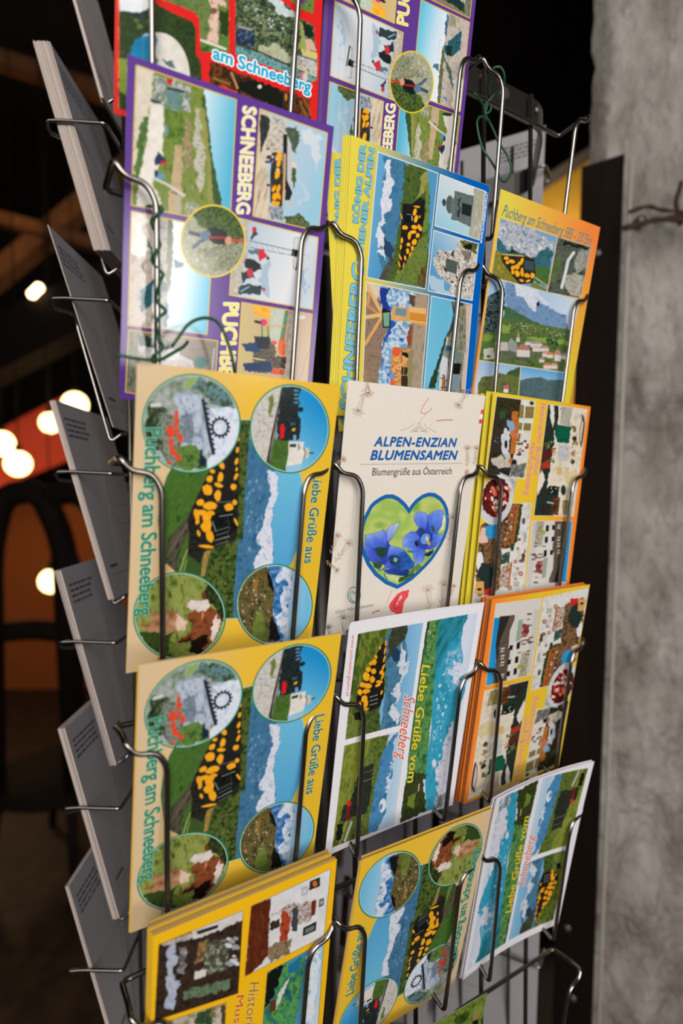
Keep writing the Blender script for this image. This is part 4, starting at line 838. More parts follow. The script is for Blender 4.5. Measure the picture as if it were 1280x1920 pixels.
    s.clipto(P4); s.all(T((126, 104, 86), (150, 126, 106), (106, 88, 74), s=4, seed=8)); s.zoom(6.4, 600, 500)
    s.poly([(550, 190), (720, 220), (720, 320), (690, 400), (560, 300)], (214, 196, 176), 6); s.poly([(1150, 320), (1290, 340), (1230, 1500), (1040, 1480), (1100, 1000), (1120, 700)], T((150, 132, 112), (170, 152, 130), (140, 124, 106), s=5, st=4, a=95))
    s.poly([(720, 230), (830, 250), (1160, 320), (1100, 450), (1100, 700), (1040, 980), (860, 960), (840, 1440), (700, 1420), (700, 1250), (740, 1100), (740, 930), (800, 800), (860, 640), (740, 520), (710, 350)], T((40, 66, 150), (120, 160, 206), (214, 220, 226), (90, 150, 190), (196, 210, 220), s=13, seed=4), 5)
    s.poly([(715, 240), (830, 250), (800, 400), (850, 520), (760, 510), (720, 400)], (34, 56, 140), 8); s.poly([(850, 640), (900, 680), (860, 760), (760, 980), (740, 1000), (800, 800)], (44, 80, 170), 8)
    s.poly([(1080, 700), (1110, 680), (1100, 950), (1040, 960), (1040, 850)], (140, 72, 44), 8); s.poly([(1070, 330), (1160, 330), (1100, 500), (1080, 440)], (84, 70, 54), 8)
    for a, w, c in (((555, 210, 735, 550), 40, (222, 176, 112)), ((560, 460, 720, 580), 30, (206, 140, 84)), ((520, 610, 730, 580), 48, (224, 182, 120)), ((730, 620, 540, 930), 38, (214, 164, 98)), ((570, 440, 590, 330), 40, (206, 150, 90))): s.line([a[:2], a[2:]], w, c)
    s.poly([(740, 540), (848, 525), (842, 730), (752, 735)], (24, 36, 34)); s.poly([(752, 555), (834, 545), (828, 718), (765, 718)], (120, 162, 140)); s.poly([(745, 500), (850, 525), (740, 540)], (20, 28, 40))
    s.poly([(870, 470), (1040, 490), (1060, 480), (1270, 500), (1275, 640), (1260, 720), (1050, 660), (850, 640)], T((206, 150, 84), (222, 172, 104), s=6)); s.poly([(905, 490), (1040, 510), (1030, 600), (900, 580)], (110, 140, 150)); s.poly([(1080, 550), (1270, 570), (1260, 700), (1080, 660)], (206, 134, 50)); s.poly([(1070, 480), (1260, 500), (1265, 570), (1070, 540)], (226, 178, 116)); s.line([(1080, 650), (1270, 680)], 16, (232, 190, 130))
    s.poly([(860, 970), (1115, 990), (1060, 1010), (1050, 1440), (840, 1400)], T((206, 140, 60), (226, 180, 110), (180, 96, 50), (230, 200, 150), s=4, seed=2), 2); s.poly([(870, 975), (960, 985), (950, 1060), (860, 1070)], (222, 90, 50), 6); s.poly([(970, 1010), (1070, 1050), (1060, 1090), (990, 1070)], (24, 24, 24), 4)
    s.poly([(975, 1200), (1055, 1210), (1050, 1440), (970, 1430)], (56, 46, 36)); s.line([(970, 1300), (1050, 1302)], 6, (214, 180, 120)); s.line([(1005, 1205), (1000, 1300)], 6, (214, 180, 120)); s.poly([(850, 1270), (900, 1270), (890, 1350), (845, 1350)], (110, 150, 190)); s.poly([(840, 1350), (880, 1350), (880, 1410), (840, 1410)], (230, 90, 60))
    s.poly([(1055, 1010), (1115, 995), (1100, 1450), (1045, 1440)], (140, 136, 90), 3)
    for i in range(9): s.line([(930+i*8, 700+i*14), (960+i*8, 712+i*12)], 6, (60, 74, 90))
    s.unclip(); s.zoom(1, 0, 0)
    s.clipto(P5); s.all(G((800, 650, 850, 640), (0, (110, 186, 216)), (1, (100, 176, 208)))); s.zoom(7.111, 760, 520)
    s.poly([(640, 560), (650, 700), (500, 1000), (440, 1200), (400, 1480), (300, 1480), (360, 1300), (450, 1050), (530, 800), (610, 640)], T((34, 56, 36), (50, 72, 44), s=4), 4)
    s.poly([(610, 320), (900, 350), (780, 1800), (400, 1800), (440, 1300), (530, 900), (650, 640), (660, 440)], T((96, 104, 84), (150, 150, 130), (70, 74, 66), s=4, st=3, a=98, seed=3)); s.line([(620, 330), (655, 500), (600, 700), (560, 800)], 22, (86, 66, 58)); s.line([(560, 800), (540, 900)], 18, (206, 204, 200))
    s.poly([(790, 360), (890, 370), (800, 1500), (740, 1490), (800, 800)], T((206, 186, 172), (190, 172, 160), s=5)); s.line([(800, 370), (795, 1000)], 6, (90, 70, 60)); s.poly([(760, 430), (795, 430), (790, 520), (750, 500)], (130, 110, 60)); s.poly([(660, 340), (760, 340), (755, 380), (660, 370)], (30, 34, 40))
    s.poly([(490, 1040), (560, 1080), (575, 1280), (580, 1500), (440, 1500), (455, 1200)], (200, 202, 206)); s.poly([(510, 980), (750, 1000), (740, 1140), (560, 1080)], (110, 124, 124)); s.poly([(570, 1140), (740, 1150), (720, 1300), (575, 1280)], (20, 20, 22)); s.poly([(590, 1290), (730, 1290), (700, 1500), (590, 1500)], (120, 140, 150)); s.poly([(550, 900), (620, 930), (610, 980), (530, 980)], (44, 74, 106))
    s.poly([(495, 1300), (520, 1300), (530, 1400), (510, 1500), (480, 1490), (500, 1400)], (206, 130, 36)); 
    for a in ((490, 1300, 520, 1310), (470, 1340, 500, 1360), (530, 1380, 555, 1370), (465, 1470, 500, 1465), (515, 1460, 545, 1470), (500, 1320, 490, 1500), (522, 1320, 518, 1490)): s.line([a[:2], a[2:]], 9, (24, 22, 22))
    s.unclip(); s.zoom(1, 0, 0)
    for P in (P1, P2, P3, P4, P5): s.stroke(P, .55, WH, True)
    LB = (118, 190, 216); DK = (40, 96, 116)
    s.text('KÖNIG DER', (671.5, 418), (686, 273), (660.5, 416), LB, .035, DK, .03, label='light blue lettering reading KÖNIG DER')
    s.text('WIENER ALPEN', (678.5, 490), (702, 281), (668, 488), LB, .035, DK, .03, label='light blue lettering reading WIENER ALPEN')
    s.text('SCHNEEBERG', (657, 768), (681.5, 499), (637, 765), LB, .03, DK, .025, label='large light blue lettering reading SCHNEEBERG')
    s.text('WWW.SCHNEEBERGBAHN.AT', (903.3, 457), (914.6, 361), (899, 456), (226, 234, 240), .03, label='white web address lettering')
    return s
def design_orange():
    s = Sheet([(938.3, 353.9), (1125.0, 426.1), (1062.0, 785.7), (879.9, 767.2)], R=2.4)
    c = [np.array(k, float) for k in ((224, 206, 78), (242, 134, 62), (224, 202, 60), (248, 152, 58))]
    U, V = np.meshgrid((np.arange(s.nx)+.5)/s.nx, (np.arange(s.ny)+.5)/s.ny); U = np.clip(U*1.25-.1, 0, 1)[..., None]; V = np.clip(V*1.4-.1, 0, 1)[..., None]
    s.c = (c[0]*(1-U)+c[1]*U)*(1-V)+(c[3]*(1-U)+c[2]*U)*V
    P1 = [(938, 409), (1044.5, 443.6), (1024.6, 547), (920.6, 519)]; P2 = [(1045.5, 444.6), (1107.5, 463), (1087, 560), (1026, 547.6)]; P3 = [(918.6, 520), (1086, 563), (1058, 698), (897.4, 675)]
    P4 = [(897.4, 677), (975.6, 687), (968, 775), (884, 768)]; P5 = [(976.6, 687), (1057, 699), (1046, 778), (969, 775)]
    s.clipto(P1); s.all((120, 160, 196)); s.zoom(4.923, 880, 340)
    s.poly([(270, 380), (330, 370), (420, 400), (520, 420), (640, 480), (700, 520), (780, 580), (770, 640), (560, 800), (220, 760)], T((110, 126, 146), (206, 204, 208), (140, 150, 166), (222, 220, 222), s=3.5, seed=3, con=2.4, st=2, a=60), 10)
    s.poly([(260, 500), (340, 600), (400, 650), (470, 650), (560, 720), (680, 640), (780, 620), (740, 820), (560, 760), (240, 640)], T((34, 84, 104), (60, 110, 124), (44, 84, 84), s=6), 12); s.poly([(400, 600), (440, 640), (430, 670), (370, 660)], (24, 50, 36), 8)
    s.poly([(230, 630), (300, 660), (480, 960), (700, 1020), (700, 1060), (180, 900)], T((150, 140, 56), (120, 118, 44), (176, 160, 76), s=6)); s.poly([(600, 780), (750, 800), (720, 980), (590, 920)], T((60, 96, 44), (84, 116, 56), s=4), 6); s.line([(610, 890), (720, 970)], 14, (176, 160, 140)); s.poly([(580, 930), (720, 1000), (700, 1030), (560, 970)], (120, 124, 50))
    s.poly([(290, 670), (500, 680), (600, 720), (610, 850), (580, 940), (460, 950), (400, 880), (300, 740)], T((60, 54, 40), (36, 34, 30), s=4)); s.line([(300, 675), (500, 690)], 12, (226, 180, 90)); train_blobs(s, [(340, 710, 24, 18), (390, 740, 30, 18), (350, 750, 20, 14), (440, 790, 26, 24), (400, 800, 20, 24), (480, 740, 14, 34), (440, 850, 22, 30), (485, 840, 16, 40), (530, 870, 30, 20), (580, 870, 20, 26), (480, 915, 24, 12), (540, 920, 24, 12), (400, 840, 16, 20), (460, 760, 16, 18)])
    s.poly([(505, 730), (595, 740), (595, 830), (505, 810)], (60, 78, 80)); s.unclip(); s.zoom(1, 0, 0)
    s.clipto(P2); s.all(T((60, 66, 56), (96, 104, 90), (40, 46, 40), s=4, seed=5)); s.zoom(4.923, 880, 340); s.poly([(1000, 640), (1120, 620), (1100, 800), (1000, 840), (960, 780)], T((176, 174, 166), (120, 120, 112), s=3), 8); s.poly([(900, 860), (980, 840), (1060, 880), (1020, 1080), (900, 1040), (860, 920)], T((196, 190, 180), (140, 140, 124), s=3), 10); s.poly([(720, 820), (820, 660), (860, 700), (820, 900), (730, 960)], T((70, 90, 52), (104, 120, 80), s=3), 8); s.line([(960, 660), (910, 730), (880, 860), (850, 980)], 28, (214, 216, 216)); s.poly([(870, 540), (1110, 620), (1100, 640), (860, 580)], (30, 36, 30), 8); s.unclip(); s.zoom(1, 0, 0)
    s.clipto(P3); s.all(G((960, 530, 1060, 600), (0, (150, 184, 216)), (1, (200, 214, 228)))); s.zoom(4.923, 870, 560)
    s.poly([(380, -200), (560, -190), (700, 0), (800, 90), (940, 170), (960, 300), (600, 240), (380, 60)], T((96, 130, 172), (120, 150, 186), (84, 116, 156), s=8), 8); s.poly([(440, -160), (700, -100), (720, -20), (780, 60), (700, 40), (640, 100), (560, 20), (480, -40)], T((190, 200, 220), (222, 224, 232), (140, 164, 196), s=3.5), 16, rs=4)
    s.poly([(370, 60), (460, 110), (560, 160), (700, 240), (640, 300), (360, 240)], T((58, 92, 60), (80, 112, 72), s=5), 6); s.poly([(100, 170), (400, 180), (700, 240), (1000, 290), (960, 700), (100, 560)], T((50, 78, 36), (96, 122, 58), (70, 96, 48), (120, 140, 80), s=4, seed=8))
    s.poly([(600, 350), (960, 380), (950, 430), (740, 400), (580, 370)], (134, 160, 70), 6); s.poly([(320, 230), (430, 260), (400, 320), (310, 320)], (134, 156, 70), 6); s.poly([(170, 310), (270, 330), (250, 400), (160, 390)], (120, 146, 66), 8)
    s.blobs([(400, 190), (960, 310), (940, 350), (600, 330), (400, 240)], 80, (.4, 1.2), [(206, 200, 196), (170, 150, 140), (190, 120, 100), (40, 62, 34)], 1.6, 10, 3)
    s.poly([(330, 480), (500, 460), (640, 440), (700, 520), (560, 600), (340, 580)], T((110, 112, 100), (80, 90, 60), s=5), 4)
    s.poly([(180, 460), (270, 450), (280, 560), (180, 560)], (196, 190, 184), 4); s.poly([(290, 400), (400, 400), (410, 480), (290, 480)], (190, 184, 178)); s.poly([(400, 420), (430, 360), (490, 420), (480, 500), (400, 470)], (150, 150, 146)); s.poly([(478, 400), (500, 280), (515, 400)], (176, 140, 136)); s.poly([(480, 360), (512, 360), (512, 400), (480, 400)], (210, 200, 194))
    for x, y, w, h, r in ((485, 420, 120, 120, (170, 120, 104)), (560, 380, 80, 50, (140, 136, 136)), (610, 390, 110, 60, (150, 146, 146)), (690, 430, 90, 60, (176, 130, 120)), (720, 480, 70, 60, (190, 150, 136)), (760, 490, 60, 60, (206, 120, 84)), (830, 470, 60, 110, (190, 130, 116)), (730, 590, 70, 60, (206, 124, 92)), (800, 590, 60, 60, (206, 140, 110)), (690, 540, 50, 50, (170, 130, 120)), (890, 500, 60, 60, (150, 150, 156)), (630, 430, 60, 60, (196, 180, 170))):
        s.poly([(x, y+h*.4), (x+w, y+h*.45), (x+w, y+h), (x, y+h*.95)], (214, 206, 198)); s.poly([(x-6, y+h*.42), (x+w*.3, y), (x+w*.85, y+h*.05), (x+w+6, y+h*.48)], r)
    s.poly([(200, 0), (360, -100), (380, 100), (400, 60), (320, 180), (290, 300), (200, 310), (170, 200)], T((14, 22, 16), (36, 50, 34), (90, 110, 130), (20, 28, 20), s=3.5, seed=3), 16); s.blobs([(760, 380), (860, 360), (860, 460), (780, 470)], 12, (1.5, 4), [(40, 66, 34), (52, 80, 42)], 1, 0, 3); s.ell(680, 50, 14, 20, (30, 34, 40), 0, .8); s.blobs([(180, 520), (600, 560), (660, 640), (400, 590)], 30, (1, 3), [(70, 100, 40), (96, 122, 54), (50, 76, 34)], 1.2, 0, 3)
    s.unclip(); s.zoom(1, 0, 0)
    s.clipto(P4); s.all(G((930, 680, 920, 730), (0, (150, 186, 222)), (1, (206, 214, 226)))); s.zoom(4.923, 870, 560); s.poly([(380, 690), (530, 630), (500, 1000), (100, 1000), (140, 740), (180, 720), (300, 700)], T((60, 72, 36), (110, 120, 66), (84, 96, 50), s=4, seed=2), 10); s.poly([(390, 680), (530, 625), (510, 720), (420, 700)], (66, 86, 56), 4); s.poly([(365, 800), (410, 795), (412, 835), (360, 830)], (206, 96, 110)); s.poly([(365, 832), (408, 836), (405, 870), (362, 866)], (226, 222, 218)); s.unclip(); s.zoom(1, 0, 0)
    s.clipto(P5); s.all(G((1010, 690, 1005, 715), (0, (90, 160, 214)), (1, (150, 190, 220)))); s.zoom(4.923, 870, 560); s.poly([(500, 760), (600, 730), (700, 720), (780, 750), (920, 750), (900, 1100), (480, 1100)], T((66, 92, 104), (84, 108, 112), (72, 92, 90), s=6), 3); s.unclip(); s.zoom(1, 0, 0)
    for P, k in ((P1, .3), (P2, .3), (P3, .3), (P4, .3), (P5, .35)): s.stroke(P, k, (226, 224, 206), True)
    s.text('Puchberg am Schneeberg 585 - 2075m', (940, 404), (1107, 461), (944, 383), (66, 122, 124), -.004, (214, 216, 170), .014, shear=.35, label='thin grey-green slanted lettering reading Puchberg am Schneeberg')
    return s
def seed_flower(s, cx, cy, sc, ang, col=(176, 140, 118), stem=True):
    """line drawing of a small gentian: five petals, a ribbed tube and a leafy stem"""
    c, q = math.cos(math.radians(ang)), math.sin(math.radians(ang))
    W = lambda P: [(cx+(x*c-y*q)*sc, cy+(x*q+y*c)*sc) for x, y in P]
    wd = .30; sc = sc*1.3
    for a in (-70, -35, 0, 35, 70):
        r = math.radians(a); d = (math.sin(r), -math.cos(r)); n = (-d[1], d[0])
        s.stroke(W([(0, 0), (d[0]*4+n[0]*2, d[1]*4+n[1]*2), (d[0]*9, d[1]*9), (d[0]*4-n[0]*2, d[1]*4-n[1]*2), (0, 0)]), wd, col)
    if stem:
        s.stroke(W([(-3, 0), (-2.6, 8), (-1, 18)]), wd, col); s.stroke(W([(3, 0), (2.6, 8), (1, 18)]), wd, col); s.stroke(W([(0, 1), (0, 17)]), wd*.8, col); s.stroke(W([(-1.4, 2), (-1, 16)]), wd*.7, col)
        for y, k in ((19, 1), (22, -1), (26, 1), (30, -1)): s.stroke(W([(0, y), (k*5, y-4), (k*3, y), (0, y+2)]), wd, col)
        s.stroke(W([(0, 18), (0, 33)]), wd, col)
def design_seeds():
    s = Sheet([(652.4, 712.4), (910.1, 742.2), (853.7, 1161.1), (609.1, 1195.6)], R=2.8)
    s.all(T((222, 212, 200), (226, 217, 206), (219, 208, 196), s=1.6, seed=2)); BL = (30, 100, 170)
    H = [(767, 958), (757, 945), (746, 935.5), (735, 930.6), (723, 931), (712.5, 936), (702, 943), (695.6, 950), (688.6, 963), (682, 976), (678.8, 989), (676.6, 1009), (678, 1023), (681.6, 1037), (690, 1056.6), (704, 1076), (723.8, 1091.7), (744.8, 1100.5), (758, 1093), (771, 1084.7), (784, 1073), (796.4, 1060.8), (808, 1048), (817.5, 1034), (826, 1020), (832.5, 1006), (837.5, 990), (839, 975), (837, 956), (832, 944), (825, 935), (814, 928), (803, 927), (792, 931), (781, 939), (773, 948)]
    s.clipto(H); s.all(T((206, 208, 130), (150, 184, 84), (186, 198, 110), (124, 164, 66), s=34, seed=9, o=2))
    s.zoom(7.111, 600, 930)
    def petal(P, cx, cy, tx, ty, c0=(46, 66, 178), c1=(84, 122, 226), c2=(146, 174, 238), veins=5, k=0):
        a, b = s.t(cx, cy), s.t(tx, ty)
        s.poly(P, mix(G((a[0], a[1], b[0], b[1]), (0, c0), (.55, c1), (1, c2)), T(c0, c1, c2, s=4, st=4, a=math.degrees(math.atan2(ty-cy, tx-cx)), seed=int(cx+tx), con=1.2), .35))
        for v in range(veins):
            t = (v-(veins-1)/2)*.12; dx, dy = tx-cx, ty-cy
            s.line([(cx, cy), (cx+dx*.45-dy*t*.5, cy+dy*.45+dx*t*.5), (cx+dx*.8-dy*t, cy+dy*.8+dx*t)], 3.2, (40, 58, 160), .45)
        s.line(P+[P[0]], 4.5, (34, 48, 140), .7)
    s.poly([(600, 640), (900, 600), (1000, 760), (900, 860), (960, 960), (800, 900), (640, 860)], (44, 62, 168))
    # bell in profile, left, and the one lying in front of it
    petal([(880, 480), (905, 430), (940, 390), (1060, 350), (1010, 470), (950, 570), (920, 610), (890, 600)], 890, 640, 1050, 350, (80, 106, 212), (150, 172, 232), (214, 220, 244), 3)
    petal([(600, 520), (700, 500), (790, 480), (850, 440), (885, 480), (890, 600), (880, 700), (800, 690), (700, 700), (600, 640)], 830, 760, 700, 490, (40, 60, 170), (78, 112, 220), (170, 190, 236), 5)
    petal([(600, 640), (700, 700), (760, 790), (850, 850), (820, 880), (720, 890), (690, 880), (600, 800)], 840, 840, 600, 680, (40, 56, 160), (66, 92, 206), (104, 134, 226), 4)
    s.poly([(740, 700), (790, 675), (890, 690), (885, 770), (820, 835), (765, 780)], T((12, 40, 28), (30, 76, 44), (16, 28, 60), s=3)); s.line([(760, 700), (860, 700), (830, 820)], 6, (20, 90, 60), .6)
    s.poly([(700, 890), (800, 870), (835, 905), (790, 985), (720, 950)], T((18, 44, 28), (56, 96, 52), (36, 56, 130), s=2.6))
    petal([(930, 660), (1060, 690), (1130, 730), (1040, 790), (960, 800), (890, 830), (905, 740)], 1000, 800, 980, 670, (50, 74, 190), (92, 128, 224), (140, 168, 236), 3)
    petal([(890, 830), (960, 800), (1040, 790), (1130, 730), (1260, 900), (1200, 1000), (1120, 985), (1000, 960), (920, 900)], 1230, 960, 960, 800, (20, 60, 150), (24, 84, 180), (70, 118, 214), 0)
    s.poly([(905, 830), (940, 785), (1020, 790), (1110, 840), (1190, 900), (1150, 955), (1040, 960), (950, 910)], T((10, 30, 40), (24, 70, 120), (12, 40, 70), s=2.6, st=4, a=28, seed=3))
    for q in range(6): s.line([(1215, 955), (1120+q*4, 880+q*14), (990-q*6, 800+q*26)], 5, (60, 130, 210), .55)
    s.ell(1003, 850, 26, 30, (150, 170, 150), 0, .5); s.poly([(1000, 780), (1120, 790), (1250, 885), (1225, 915), (1110, 830)], (40, 106, 206), 0, .85)
    petal([(890, 870), (850, 960), (770, 1000), (830, 985), (900, 960), (1000, 970), (1060, 980), (960, 920)], 980, 950, 800, 990, (44, 64, 180), (74, 104, 214), (120, 150, 232), 2)
    petal([(840, 990), (960, 965), (1080, 975), (1190, 985), (1180, 1070), (1060, 1060), (900, 1035)], 1180, 1020, 850, 1000, (14, 40, 96), (22, 60, 130), (40, 90, 180), 4)
    s.poly([(1180, 960), (1250, 900), (1280, 960), (1230, 1060), (1180, 1070)], T((60, 90, 60), (150, 170, 110), s=3)); s.poly([(1030, 1165), (1060, 1085), (1170, 1060), (1280, 1020), (1210, 1085), (1120, 1130)], (44, 80, 34)); s.line([(1040, 1160), (1200, 1070)], 5, (130, 160, 80)); s.poly([(860, 1040), (1050, 1070), (1030, 1160), (900, 1110)], (206, 216, 170), 6, .7); s.line([(860, 1030), (866, 1070), (890, 1110)], 12, (34, 74, 160))
    # open flower, right
    s.zoom(7.111, 750, 930)
    s.poly([(250, 420), (290, 300), (370, 320), (450, 420), (500, 500), (500, 560), (400, 700), (320, 720), (200, 700), (120, 660), (160, 540)], (46, 66, 180))
    petal([(245, 420), (190, 340), (180, 270), (215, 225), (280, 208), (340, 225), (372, 262), (362, 340), (345, 430), (300, 480)], 315, 540, 250, 215)
    petal([(362, 270), (400, 236), (450, 202), (540, 180), (582, 200), (576, 310), (545, 400), (490, 490), (430, 540), (385, 430)], 370, 560, 560, 190)
    petal([(440, 500), (560, 505), (562, 560), (480, 670), (400, 722), (345, 700), (390, 640), (420, 560)], 350, 600, 560, 520, veins=4)
    petal([(165, 720), (290, 690), (345, 745), (312, 850), (250, 915), (195, 900), (178, 820)], 320, 650, 220, 910, veins=4)
    petal([(265, 560), (205, 480), (150, 470), (70, 520), (28, 605), (36, 690), (110, 682), (200, 650)], 300, 590, 40, 600, veins=5)
    petal([(110, 682), (200, 652), (272, 662), (240, 722), (160, 742), (98, 722)], 270, 650, 100, 710, veins=2)
    s.poly([(255, 430), (290, 415), (345, 470), (420, 500), (430, 560), (380, 640), (320, 660), (275, 600), (258, 500)], T((16, 44, 60), (30, 66, 130), (22, 50, 100), s=2.4)); s.poly([(410, 400), (440, 388), (465, 470), (430, 475)], T((16, 56, 36), (44, 110, 60), s=1.6)); s.poly([(190, 612), (222, 590), (243, 640), (232, 682), (196, 652)], (16, 30, 44))
    s.ell(335, 570, 58, 76, T((40, 90, 200), (124, 172, 236), (60, 110, 214), s=1.4, seed=4), 25); s.poly([(345, 560), (362, 545), (385, 600), (407, 640), (382, 667), (358, 630)], (212, 164, 58)); s.poly([(338, 545), (357, 538), (372, 582), (350, 592)], (232, 222, 184)); s.line([(400, 505), (428, 560), (415, 620)], 7, (34, 62, 156))
    s.poly([(320, 790), (360, 760), (450, 700), (440, 760), (380, 810)], (24, 44, 66), 3); s.line([(290, 860), (380, 820)], 10, (120, 156, 70)); s.line([(170, 750), (100, 740)], 14, (60, 96, 50)); s.poly([(190, 940), (250, 900), (300, 960), (200, 1020)], (96, 130, 60), 4)
    s.poly([(0, 760), (100, 800), (190, 900), (170, 960), (0, 1000)], T((26, 60, 140), (40, 110, 190), s=3, st=3, a=20), 3); s.poly([(570, 240), (610, 300), (580, 430), (540, 480), (560, 340)], (214, 214, 190), 3)
    s.unclip(); s.zoom(1, 0, 0); s.stroke(H, 2.9, BL, True)
    NA = (32, 96, 168)
    s.text('ALPEN-ENZIAN', (701, 836), (853.5, 837.5), (703.5, 819), NA, .036, label='bold blue lettering reading ALPEN-ENZIAN', shear=.12, spacing=1.12)
    s.text('BLUMENSAMEN', (694, 861.8), (854.5, 861.2), (697, 844.5), NA, .036, label='bold blue lettering reading BLUMENSAMEN', shear=.12, spacing=1.08)
    s.text('Blumengrüße aus Österreich', (697, 891.5), (845.6, 889), (698.5, 877.5), (66, 58, 56), 0, label='thin dark lettering reading Blumengrüße aus Österreich')
    s.stroke([(674.5, 870.6), (770, 869.8), (866.4, 868.6)], .22, (96, 88, 84))
    s.zoom(7.111, 750, 720); OR = (92, 80, 78)
    s.stroke([(0, 622), (70, 600), (130, 575), (190, 522)], .2, OR); s.stroke([(315, 522), (350, 580), (400, 605), (480, 645)], .2, OR)
    for k in (-1, 1):
        X = lambda x: 254+k*x
        s.stroke([(X(0), 512), (X(22), 545), (X(4), 575), (X(14), 600), (X(30), 575), (X(50), 580), (X(48), 606), (X(30), 604), (X(34), 620), (X(66), 630), (X(80), 600), (X(92), 612), (X(84), 632)], .22, OR)
        s.stroke([(X(6), 640), (X(40), 630), (X(100), 640), (X(130), 632)], .18, OR)
    PK = (206, 116, 132)
    s.stroke([(380, 184), (345, 235), (300, 300), (278, 350), (278, 380), (300, 396), (340, 390), (385, 360), (424, 324)], .5, PK); s.stroke([(362, 372), (310, 440), (250, 515)], .28, (214, 140, 150)); s.stroke([(482, 492), (520, 488), (570, 480), (620, 478), (700, 480)], .7, PK); s.stroke([(430, 515), (385, 580)], .22, (216, 150, 156))
    s.poly([(1076, 343), (1112, 343), (1106, 402), (1070, 400)], (230, 76, 48)); s.poly([(1058, 402), (1106, 402), (1098, 470), (1052, 470)], (232, 232, 228)); s.poly([(1052, 470), (1098, 472), (1090, 528), (1046, 525)], (230, 60, 62)); s.zoom(1, 0, 0)
    BR = (178, 142, 120)
    for a in ((672, 768, 1.15, 200), (690, 735, 1.0, 170), (860, 758, .9, 215), (876, 842, .75, 0), (893, 842, .7, 8), (876, 886, .6, -60), (642, 862, .7, 60), (632, 1006, .8, 20), (652, 1020, .95, 35), (630, 1068, .6, 130), (802, 1108, 1.15, -6), (832, 1098, 1.1, 8), (847, 972, 1.0, 6), (850, 1100, .5, 20), (644, 1160, 1.1, 0), (616, 1178, .8, -10)): seed_flower(s, *a, col=BR if a[1] < 1120 else (110, 92, 80))
    s.zoom(7.111, 600, 930)
    s.poly([(930, 1500), (920, 1460), (950, 1400), (1010, 1320), (1080, 1275), (1182, 1250), (1172, 1330), (1120, 1400), (1105, 1480), (1085, 1600), (1010, 1610), (995, 1560), (950, 1545)], T((226, 64, 70), (236, 84, 88), s=5), 3); s.poly([(1040, 1370), (1090, 1310), (1085, 1375), (1050, 1400)], (224, 212, 200)); s.poly([(1010, 1450), (1035, 1405), (1045, 1420), (1020, 1455)], (224, 212, 200))
    s.stroke([(1090, 1384), (1020, 1355), (1000, 1400), (975, 1470), (985, 1500), (1040, 1490)], .35, (84, 34, 70)); s.stroke([(962, 1240), (930, 1320), (885, 1425)], .45, (222, 140, 146)); s.stroke([(690, 1565), (730, 1540), (795, 1524)], .8, (196, 84, 96))
    s.ring(450, 1320, 88, 108, .45, (58, 110, 176)); s.ring(452, 1322, 78, 98, .3, (110, 150, 70), a0=60, a1=330)
    s.stroke([(455, 1310), (430, 1270), (400, 1285), (395, 1340), (430, 1400), (455, 1412), (500, 1370), (530, 1300), (515, 1255), (480, 1255), (455, 1310)], .55, (70, 140, 160)); s.zoom(1, 0, 0)
    s.text('Good Work Selection', (628, 1150.5), (699, 1136.5), (629.5, 1144), (70, 130, 120), 0, shear=.4, label='small blue-green slanted lettering reading Good Work Selection')
    return s
def room_scene(s, P, base, wall, items, n=46, seed=1, r=(1, 3.2)):
    s.clipto(P); s.all(base); s.blobs(P, n, r, items, 1.5, 90, seed, .9)
